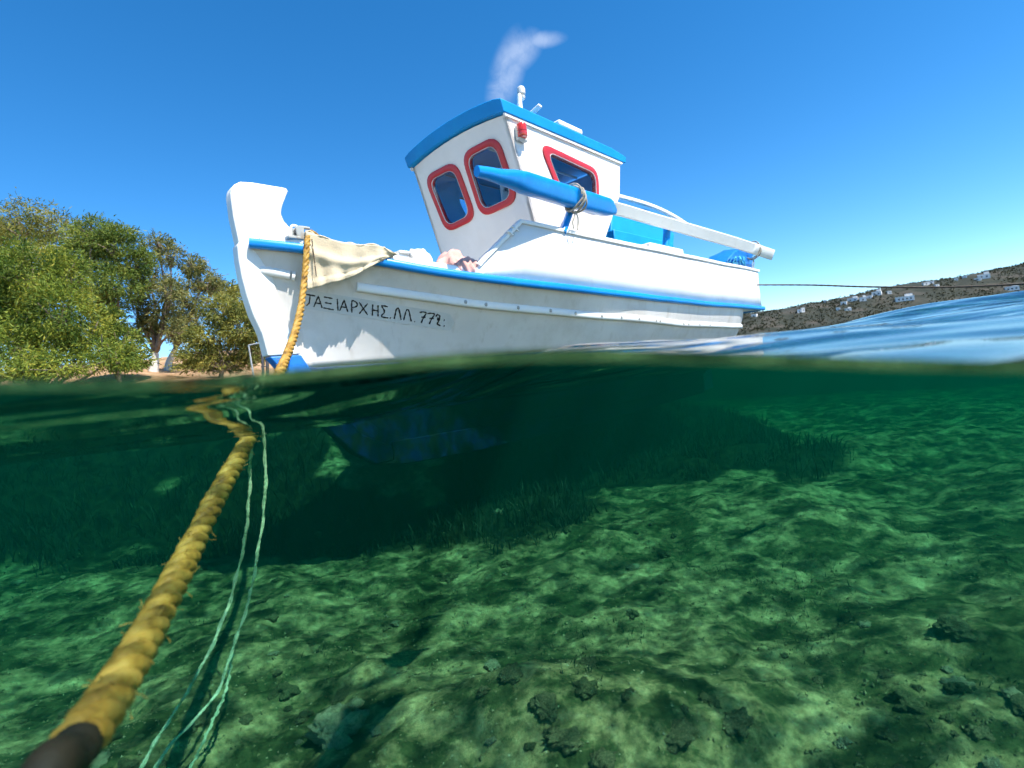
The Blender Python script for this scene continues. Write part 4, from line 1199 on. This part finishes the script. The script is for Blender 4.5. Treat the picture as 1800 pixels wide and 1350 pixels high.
# ---- stern line
st0 = wld(6.93, .50, 1.02)
SL = spline([st0, at(1420, 501, 6.6), at(1520, 504, 5.9), at(1650, 505, 5.0), at(1800, 499, 4.2), at(2050, 480, 3.4)], 120)
sl = empty('stern_line', st0); tag(sl, 'dark thin mooring line stretched from the stern to the right', 'rope')
V, Fc = sweep_geo(SL - st0, lambda i, s: circ(.0095 * (1 + .12 * sin(i * 2.2)), 8)); mesh('strand', V, Fc, DARKROPE, sl, 60)

# ================================================================== UNDER WATER
# ---- stones
ROCKS = [matte('algae_stone_' + k, st, 6, 0.95, 0.8, 25, 0.02) for k, st in (
    ('brown', [(0.3, (0.08, 0.068, 0.032)), (0.55, (0.20, 0.165, 0.075)), (0.75, (0.42, 0.34, 0.18))]),
    ('pale', [(0.3, (0.20, 0.17, 0.09)), (0.5, (0.40, 0.34, 0.20)), (0.75, (0.52, 0.45, 0.28))]),
    ('dark', [(0.3, (0.05, 0.052, 0.022)), (0.55, (0.13, 0.12, 0.05)), (0.75, (0.30, 0.25, 0.12))]))]
def rock_mesh(seed, sub=4):
    bm = bmesh.new(); bmesh.ops.create_icosphere(bm, subdivisions=sub, radius=1)
    for v in bm.verts:
        p = np.array(v.co)
        f = 1 + .85 * float(fbm(p[0] * 1.3 + seed * 3.1, p[1] * 1.3 + p[2] * .8, seed, 3)) + .45 * float(fbm(p[0] * 4 + p[2] * 3, p[1] * 4 - p[2] * 2, seed + 9, 4, .65))
        v.co = Vector(p * f)
    me_ = bpy.data.meshes.new('stone'); bm.to_mesh(me_); bm.free()
    me_.polygons.foreach_set('use_smooth', [True] * len(me_.polygons)); return me_
rock_me = []
for k in range(9):
    m_ = rock_mesh(k + 1); m_.materials.append(ROCKS[k % 3]); rock_me.append(m_)
def put_stone(x, y, s, k, label, group, flat=.42):
    o_ = bpy.data.objects.new('stone', rock_me[k]); COL.objects.link(o_)
    o_.location = (x, y, float(sea_z(x, y)) + s * flat * .05); o_.scale = (s, s * random.uniform(.75, 1.1), s * flat); o_.rotation_euler = (random.uniform(-.2, .2), random.uniform(-.2, .2), random.uniform(0, 6.28))
    tag(o_, label, 'stone', group); return o_
def floor_at(px, py):
    d = ray(px, py); t = np.linspace(.6, 12, 4000); Q = CAM[None] + t[:, None] * d[None]
    i = int(np.argmax(Q[:, 2] < sea_z(Q[:, 0], Q[:, 1]))); return Q[i]
q = floor_at(600, 1292); put_stone(q[0], q[1], .085, 1, 'pale rounded stone half buried at the bottom edge of the seabed view', None, .8)
for (px, py, s, k) in [(1680, 1105, .06, 0), (1190, 1290, .05, 3), (960, 1240, .045, 0), (990, 1300, .05, 3)]:
    q = floor_at(px, py); put_stone(q[0], q[1], s, k, 'rough algae-grown stone lying singly on the sandy seabed', 'single stones on the seabed')
n_st = 0
while n_st < 120:
    px = random.uniform(-100, 1900); py = random.uniform(900, 1400)
    if py < hor(px) + 230: continue
    q = floor_at(px, py)
    dens = float(fbm(q[0] * 1.4, q[1] * 1.4, 90, 3)) + .45 * math.exp(-((q[0] - .1) ** 2 / .5 + (q[1] - 1.8) ** 2 / .2))
    if dens < random.uniform(-.2, .35): continue
    put_stone(q[0], q[1], random.choice([.012, .015, .02, .026, .034]) * random.uniform(.8, 1.3), random.randrange(9), 'small algae-grown stone among the rubble of the seabed', 'small stones on the seabed', random.uniform(.4, .7)); n_st += 1
# ---- shingle and shell grit: far too many to count
def grit(n, name, mat, smin, smax, label, seed):
    r = np.random.default_rng(seed); tetra = []
    pts = []
    while len(pts) < n:
        d = 1.15 + 3.6 * r.random(600) ** 1.7; px = r.uniform(-150, 1950, 600)
        x = (px - 900) / F * d; y = d
        k = fbm(x * 1.7, y * 1.7, 95 + seed, 3) > r.uniform(-.35, .3, 600)
        pts += list(zip(x[k], y[k]))
    pts = np.array(pts[:n]); z = sea_z(pts[:, 0], pts[:, 1])
    s = smin + (smax - smin) * r.random(n) ** 2.2
    base = np.array([[1, 0, 0], [-.4, .9, 0], [-.5, -.8, 0], [.1, .05, .8], [-.2, .1, -.6]])
    Fb = [(0, 1, 3), (1, 2, 3), (2, 0, 3), (1, 0, 4), (2, 1, 4), (0, 2, 4)]
    a = r.uniform(0, 6.28, n); ca, sa = np.cos(a), np.sin(a)
    jit = 1 + r.uniform(-.35, .35, (n, 5, 3))
    B = base[None] * jit * s[:, None, None]
    Xr = B[..., 0] * ca[:, None] - B[..., 1] * sa[:, None]; Yr = B[..., 0] * sa[:, None] + B[..., 1] * ca[:, None]
    Vv = np.stack([Xr + pts[:, 0:1], Yr + pts[:, 1:2], B[..., 2] + z[:, None] + .2 * s[:, None]], -1).reshape(-1, 3)
    Fv = (np.arange(n)[:, None, None] * 5 + np.array(Fb)[None]).reshape(-1, 3)
    me_ = bpy.data.meshes.new(name); me_.from_pydata(Vv.tolist(), [], Fv.tolist()); me_.update()
    o_ = link_mesh(name, me_, mat); tag(o_, label, name.replace('_', ' '), None, 'stuff'); return o_
grit(5000, 'shell_grit', ROCKS[1], .002, .006, 'pale shell grit scattered over the sandy seabed', 1)
grit(9000, 'shingle', ROCKS[0], .003, .010, 'brown shingle scattered over the sandy seabed', 2)
# ---- sea grass on the bank behind the boat and algae tufts in front
GRASSM = matte('sea_grass_blade', [(0.3, (0.006, 0.010, 0.004)), (0.58, (0.014, 0.022, 0.009)), (0.8, (0.10, 0.12, 0.06))], 5, 0.7, 0)
def blades(name, pts, h0, h1, w_, mat, label, seed, sway=.35):
    r = np.random.default_rng(seed); n = len(pts); hm = 0.55 + 0.9 * np.clip(fbm(pts[:, 0] * 2.0, pts[:, 1] * 2.0, 51, 2) + .5, 0, 1); z = sea_z(pts[:, 0], pts[:, 1]) - .02
    h = r.uniform(h0, h1, n) * hm; a = r.uniform(0, 6.28, n); ben = r.uniform(.1, 1, n) * sway; wd = r.uniform(.6, 1.2, n) * w_
    dirx, diry = np.cos(a), np.sin(a); b2 = a + r.uniform(-.9, .9, n) + pi / 2; wx, wy = np.cos(b2), np.sin(b2)
    Q = []; lev = np.array([0, .35, .7, 1.0]); wl = np.array([.8, 1, .8, .15])
    rowsL = []; rowsR = []
    for l, ww in zip(lev, wl):
        cx = pts[:, 0] + dirx * ben * h * l ** 2; cy2 = pts[:, 1] + diry * ben * h * l ** 2; cz = z + h * l * (1 - .15 * ben * l)
        rowsL.append(np.stack([cx - wx * wd * ww / 2, cy2 - wy * wd * ww / 2, cz], -1)); rowsR.append(np.stack([cx + wx * wd * ww / 2, cy2 + wy * wd * ww / 2, cz], -1))
    for k in range(3):
        Q.append(np.stack([rowsL[k], rowsR[k], rowsR[k + 1], rowsL[k + 1]], 1))
    o_ = quads(name, np.concatenate(Q), mat); tag(o_, label, name.replace('_', ' '), None, 'stuff'); return o_
r = np.random.default_rng(5); pts = []
while len(pts) < 26000:
    x = r.uniform(-7, 4.5, 4000); y = r.uniform(3.3, 10, 4000)
    lim = meadow_edge(x, y)
    k = (y > lim) & (y < lim + 5.5) & (fbm(x * 1.1, y * 1.1, 37, 3) > -.22) & (fbm(x * 3.1, y * 3.1, 38, 2) > r.uniform(-.45, .35, 4000))
    pts += list(zip(x[k], y[k]))
blades('sea_grass', np.array(pts[:22000]), .05, .20, .010, GRASSM, 'dark sea grass meadow on the seabed under and behind the boat', 6, .9)
pts = []
while len(pts) < 5200:
    d = 1.3 + 3.2 * r.random(2000) ** 1.3; px = r.uniform(-150, 1950, 2000); x = (px - 900) / F * d; y = d
    k = fbm(x * 2.2, y * 2.2, 39, 3) > .14
    pts += list(zip(x[k], y[k]))
blades('algae_turf', np.array(pts[:5200]), .010, .040, .005, GRASSM, 'short dark algae turf in patches on the near seabed', 8, .8)

# ================================================================== TREES ON THE SHORE
FOL = {
    'tam': foliage('tamarisk_leaves', (0.05, 0.10, 0.012), (0.19, 0.25, 0.028), (0.38, 0.34, 0.04)),
    'oli': foliage('olive_leaves', (0.065, 0.085, 0.016), (0.22, 0.23, 0.042), (0.40, 0.33, 0.07)),
    'drk': foliage('dark_leaves', (0.045, 0.09, 0.014), (0.15, 0.21, 0.03), (0.30, 0.30, 0.05)),
    'euc': foliage('eucalyptus_leaves', (0.07, 0.085, 0.026), (0.19, 0.205, 0.06), (0.35, 0.29, 0.09)),
}
def limb(name, pts, r0, r1, mat, parent, n=8):
    P_ = spline(pts, 14)
    V, Fc = sweep_geo(P_, lambda i, s: circ(r0 + (r1 - r0) * s, n), (.31, .9, .2)); return mesh(name, V, Fc, mat, parent, 70)
def tree(name, d, base_px, base_py, blobs, fol, label, n_leaf, leaf, seed, lime=False, kz=1.0, gap=.42):
    r = np.random.default_rng(seed)
    bp_ = at(base_px, base_py, d); bp_[2] = float(shore_z(bp_[0], bp_[1])) - .12
    root = empty(name, bp_); tag(root, label, 'tree', 'trees along the left shore')
    cen = []; rad = []
    for (x, y, rx, ry) in blobs:
        dd_ = d + r.uniform(-.6, .6) * rx / F * d
        cen.append(at(x, y, dd_) - bp_); rad.append((rx / F * d, rx / F * d * .9, ry / F * d))
    # trunk and limbs
    low = min(c[2] for c in cen); fork = np.array([.25 * cen[0][0], .25 * cen[0][1], max(.35, low * .55)])
    tr0 = max(.07, .026 * max(c[2] for c in cen))
    limb('trunk', [np.zeros(3), fork * np.array([.2, .4, .5]) + r.uniform(-.08, .08, 3), fork], tr0 * 1.35, tr0 * .85, LIME if lime else BARK, root, 10)
    tw = []
    for c, a in zip(cen, rad):
        mid = fork * .45 + c * .55 + r.uniform(-.25, .25, 3) - np.array([0, 0, .1 * a[2]])
        tw.append(sweep_geo(spline([fork, mid, c], 10), lambda i, s: circ(tr0 * (.6 - .5 * s), 7), (.31, .9, .2)))
        for k in range(7):
            e = c + r.normal(0, .36, 3) * np.array(a)
            tw.append(sweep_geo(spline([mid * .3 + c * .7, (mid * .2 + c * .8 + e) / 2 + r.uniform(-.1, .1, 3), e], 6), lambda i, s: circ(.045 - .033 * s, 5), (.31, .9, .2)))
    V, Fc = join(tw); mesh('limbs', V, Fc, BARK, root, 70)
    # leaf sprays gathered into clumps
    vol = np.array([a[0] * a[2] for a in rad]); share = (vol / vol.sum() * n_leaf).astype(int)
    Q = []; T = []
    for c, a, m_ in zip(cen, rad, share):
        nc = max(10, int(64 * gap / .42)); cl = r.normal(0, 1, (nc, 3)); cl /= np.linalg.norm(cl, axis=1)[:, None]
        cl = cl * r.uniform(.45, 1.0, (nc, 1)) * np.array(a); tone = r.uniform(.05, .85, nc)
        pick = r.integers(0, nc, m_); sc = np.array(a) * .16
        p = c + cl[pick] + r.normal(0, 1, (m_, 3)) * sc
        # spray: long narrow quad, pointing outward and drooping
        out = cl[pick] / (np.linalg.norm(cl[pick], axis=1)[:, None] + 1e-6) + r.normal(0, .75, (m_, 3)); out[:, 2] -= .15
        out /= np.linalg.norm(out, axis=1)[:, None]
        side = np.cross(out, r.normal(0, 1, (m_, 3))); side /= np.linalg.norm(side, axis=1)[:, None]
        ln = leaf[0] * r.uniform(.6, 1.4, (m_, 1)); wd = leaf[1] * r.uniform(.6, 1.3, (m_, 1))
        Q.append(np.stack([p - side * wd * .35, p + out * ln * .5 - side * wd * .5, p + out * ln, p + out * ln * .45 + side * wd * .5], 1))
        T.append(np.clip(tone[pick] + r.normal(0, .12, m_), 0, 1))
    quads('crown', np.concatenate(Q), FOL[fol], root, np.concatenate(T))
    return root
tree('tamarisk_tree', 13, 60, 655, [(60, 480, 68, 50), (15, 540, 60, 70), (110, 545, 58, 62), (155, 595, 52, 42), (60, 615, 85, 42), (205, 625, 42, 30), (125, 485, 36, 40), (-60, 520, 80, 90), (20, 470, 50, 45), (120, 640, 90, 25), (20, 655, 90, 25), (60, 560, 70, 50)], 'tam', 'bright yellow-green feathery tamarisk nearest the water at far left', 60000, (.115, .025), 1)
tree('olive_green_tree', 20, 40, 640, [(40, 393, 62, 34), (98, 402, 48, 28), (20, 440, 60, 40), (110, 450, 50, 38), (-60, 400, 80, 60), (60, 480, 70, 50)], 'oli', 'tall olive-green tree whose crown tops the far left of the grove', 24000, (.15, .034), 2)
tree('pine_tree', 17, 200, 640, [(160, 408, 40, 24), (205, 428, 42, 28), (150, 455, 48, 34), (228, 462, 38, 32), (200, 500, 48, 32), (170, 530, 40, 26)], 'drk', 'dense darker green tree with domed top beside the olive-green one', 24000, (.13, .03), 3)
tree('eucalyptus_tree', 18, 266, 636, [(276, 428, 24, 20), (300, 448, 22, 24), (262, 488, 32, 34), (296, 510, 26, 26), (285, 555, 34, 30), (252, 545, 22, 26), (240, 520, 20, 24), (310, 585, 24, 22), (245, 585, 20, 20), (262, 575, 20, 18)], 'euc', 'tall grey-green eucalyptus with limewashed trunk in the gap of the grove', 12000, (.13, .034), 4, True, 1, .36)
tree('eucalyptus_tree', 20, 292, 628, [(340, 468, 20, 22), (356, 492, 28, 26), (330, 530, 36, 32), (376, 505, 20, 20), (322, 575, 28, 26)], 'euc', 'second grey-green eucalyptus, limewashed low, right of the tall one', 11000, (.13, .034), 5, True, 1, .36)
tree('tamarisk_tree', 16, 385, 650, [(392, 545, 36, 30), (424, 575, 32, 34), (368, 590, 36, 30), (352, 622, 36, 22), (412, 622, 38, 28), (385, 640, 60, 16), (445, 610, 22, 30)], 'oli', 'low spreading olive-green tamarisk just left of the white stem post', 22000, (.12, .028), 6)
tree('olive_green_tree', 23, 425, 630, [(420, 530, 30, 20), (443, 548, 28, 24), (398, 512, 22, 16), (470, 570, 30, 26)], 'oli', 'small olive-green tree farthest back behind the bow', 7000, (.17, .05), 7)
tree('tamarisk_tree', 14.5, 200, 655, [(215, 600, 34, 26), (235, 632, 30, 18), (185, 570, 30, 30)], 'drk', 'small dark green tamarisk between the bright one and the gap', 5500, (.15, .035), 8)

# ---- metal frame of a jetty ladder near the shore
d_ = 9.0; lb = at(455, 652, d_); lad = empty('jetty_ladder', lb); tag(lad, 'dark metal posts with a pale handrail standing left of the bow', 'ladder')
for (x0, y0, x1, y1, rr_, mt, nm) in ((460, 590, 464, 700, .022, DARKM, 'post'), (469, 560, 471, 700, .026, DARKM, 'post'), (437, 607, 467, 601, .014, GREYM, 'handrail'), (437, 607, 452, 700, .014, GREYM, 'brace'), (458, 625, 472, 623, .010, DARKM, 'rung'), (459, 645, 473, 643, .010, DARKM, 'rung')):
    tube(nm, [at(x0, y0, d_) - lb, at(x1, y1, d_) - lb], rr_, mt, lad, 8, (.2, 1, .1))

# ================================================================== HOUSES AND SCRUB ON THE HILL
hs_list = [(1338, 553, 9, 5), (1418, 545, 7, 6), (1424, 543, 5, 8), (1497, 531, 9, 6), (1513, 525, 16, 6), (1531, 524, 10, 7), (1543, 520, 8, 5), (1556, 514, 14, 7), (1578, 512, 6, 5), (1604, 523, 26, 8), (1643, 497, 8, 5), (1652, 495, 8, 5), (1662, 500, 5, 4), (1697, 489, 5, 4), (1712, 485, 6, 4), (1746, 484, 16, 8), (1735, 489, 9, 5), (1793, 505, 18, 7), (1486, 541, 6, 5), (1503, 542, 10, 4), (1465, 528, 5, 4)]
ORD = 'first second third fourth fifth sixth seventh eighth ninth tenth eleventh twelfth thirteenth fourteenth fifteenth sixteenth seventeenth eighteenth nineteenth twentieth twenty-first'.split()
rank = {i: k for k, i in enumerate(sorted(range(len(hs_list)), key=lambda i: hs_list[i][0]))}
for i, (x, y, wpx, hpx) in enumerate(hs_list):
    p, d = hill_at(x, y + hpx / 2)
    W_ = wpx / F * d; H_ = hpx / F * d; D_ = max(3.5, W_ * .5)
    h_ = empty('hill_house', p - np.array([0, 0, .6]), radians(random.uniform(-18, 18)) - .5)
    size_ = 'long' if wpx > 13 else ('middling' if wpx > 7 else 'tiny')
    tag(h_, '%s white flat-roofed house on the far hill, %s from the boat rightwards' % (size_, ORD[rank[i]]), 'house', 'white houses on the hill')
    V, Fc = box_geo((0, 0, H_ / 2), (W_, D_, H_)); mesh('wall', V, Fc, HOUSE, h_, 30)
    parts = [box_geo((0, 0, H_ + .12), (W_ + .2, D_ + .2, .24))]
    if wpx > 9: parts.append(box_geo((W_ * .22, .3, H_ + H_ * .28), (W_ * .4, D_ * .7, H_ * .5)))
    V, Fc = join(parts); mesh('parapet', V, Fc, HOUSE, h_, 30)
    for k in range(max(1, int(wpx / 6))):
        xx = (-.5 + (k + .5) / max(1, int(wpx / 6))) * W_ * .85
        V, Fc = box_geo((xx, -D_ / 2 - .01, H_ * .48), (min(1.2, W_ * .22), .06, H_ * .36)); mesh('window', V, Fc, OPENING, h_, 30)
# scrub as one mass of small bushes
r = np.random.default_rng(77); Q = []; T = []
for k in range(9000):
    px = r.uniform(1290, 1980); d = r.uniform(345, 535)
    if fbm(px * .03, d * .03, 55, 3) < r.uniform(-.4, .25): continue
    c = np.array(hill_pt(px, d)); s = r.uniform(.35, 1.15); tn = r.uniform(0, .8)
    for j in range(9):
        a = r.normal(0, 1, 3); a /= np.linalg.norm(a); b = np.cross(a, r.normal(0, 1, 3)); b /= np.linalg.norm(b); cc = c + r.normal(0, .45, 3) * s + np.array([0, 0, s * .5])
        Q.append([cc - a * s * .5, cc - b * s * .5, cc + a * s * .5, cc + b * s * .5]); T.append(tn)
SCRUB = foliage('scrub_leaves', (0.024, 0.030, 0.014), (0.055, 0.058, 0.028), (0.10, 0.088, 0.05))
o = quads('hill_scrub', np.array(Q), SCRUB, None, T); tag(o, 'dark scrub scattered over the far hillside', 'scrub', None, 'stuff')
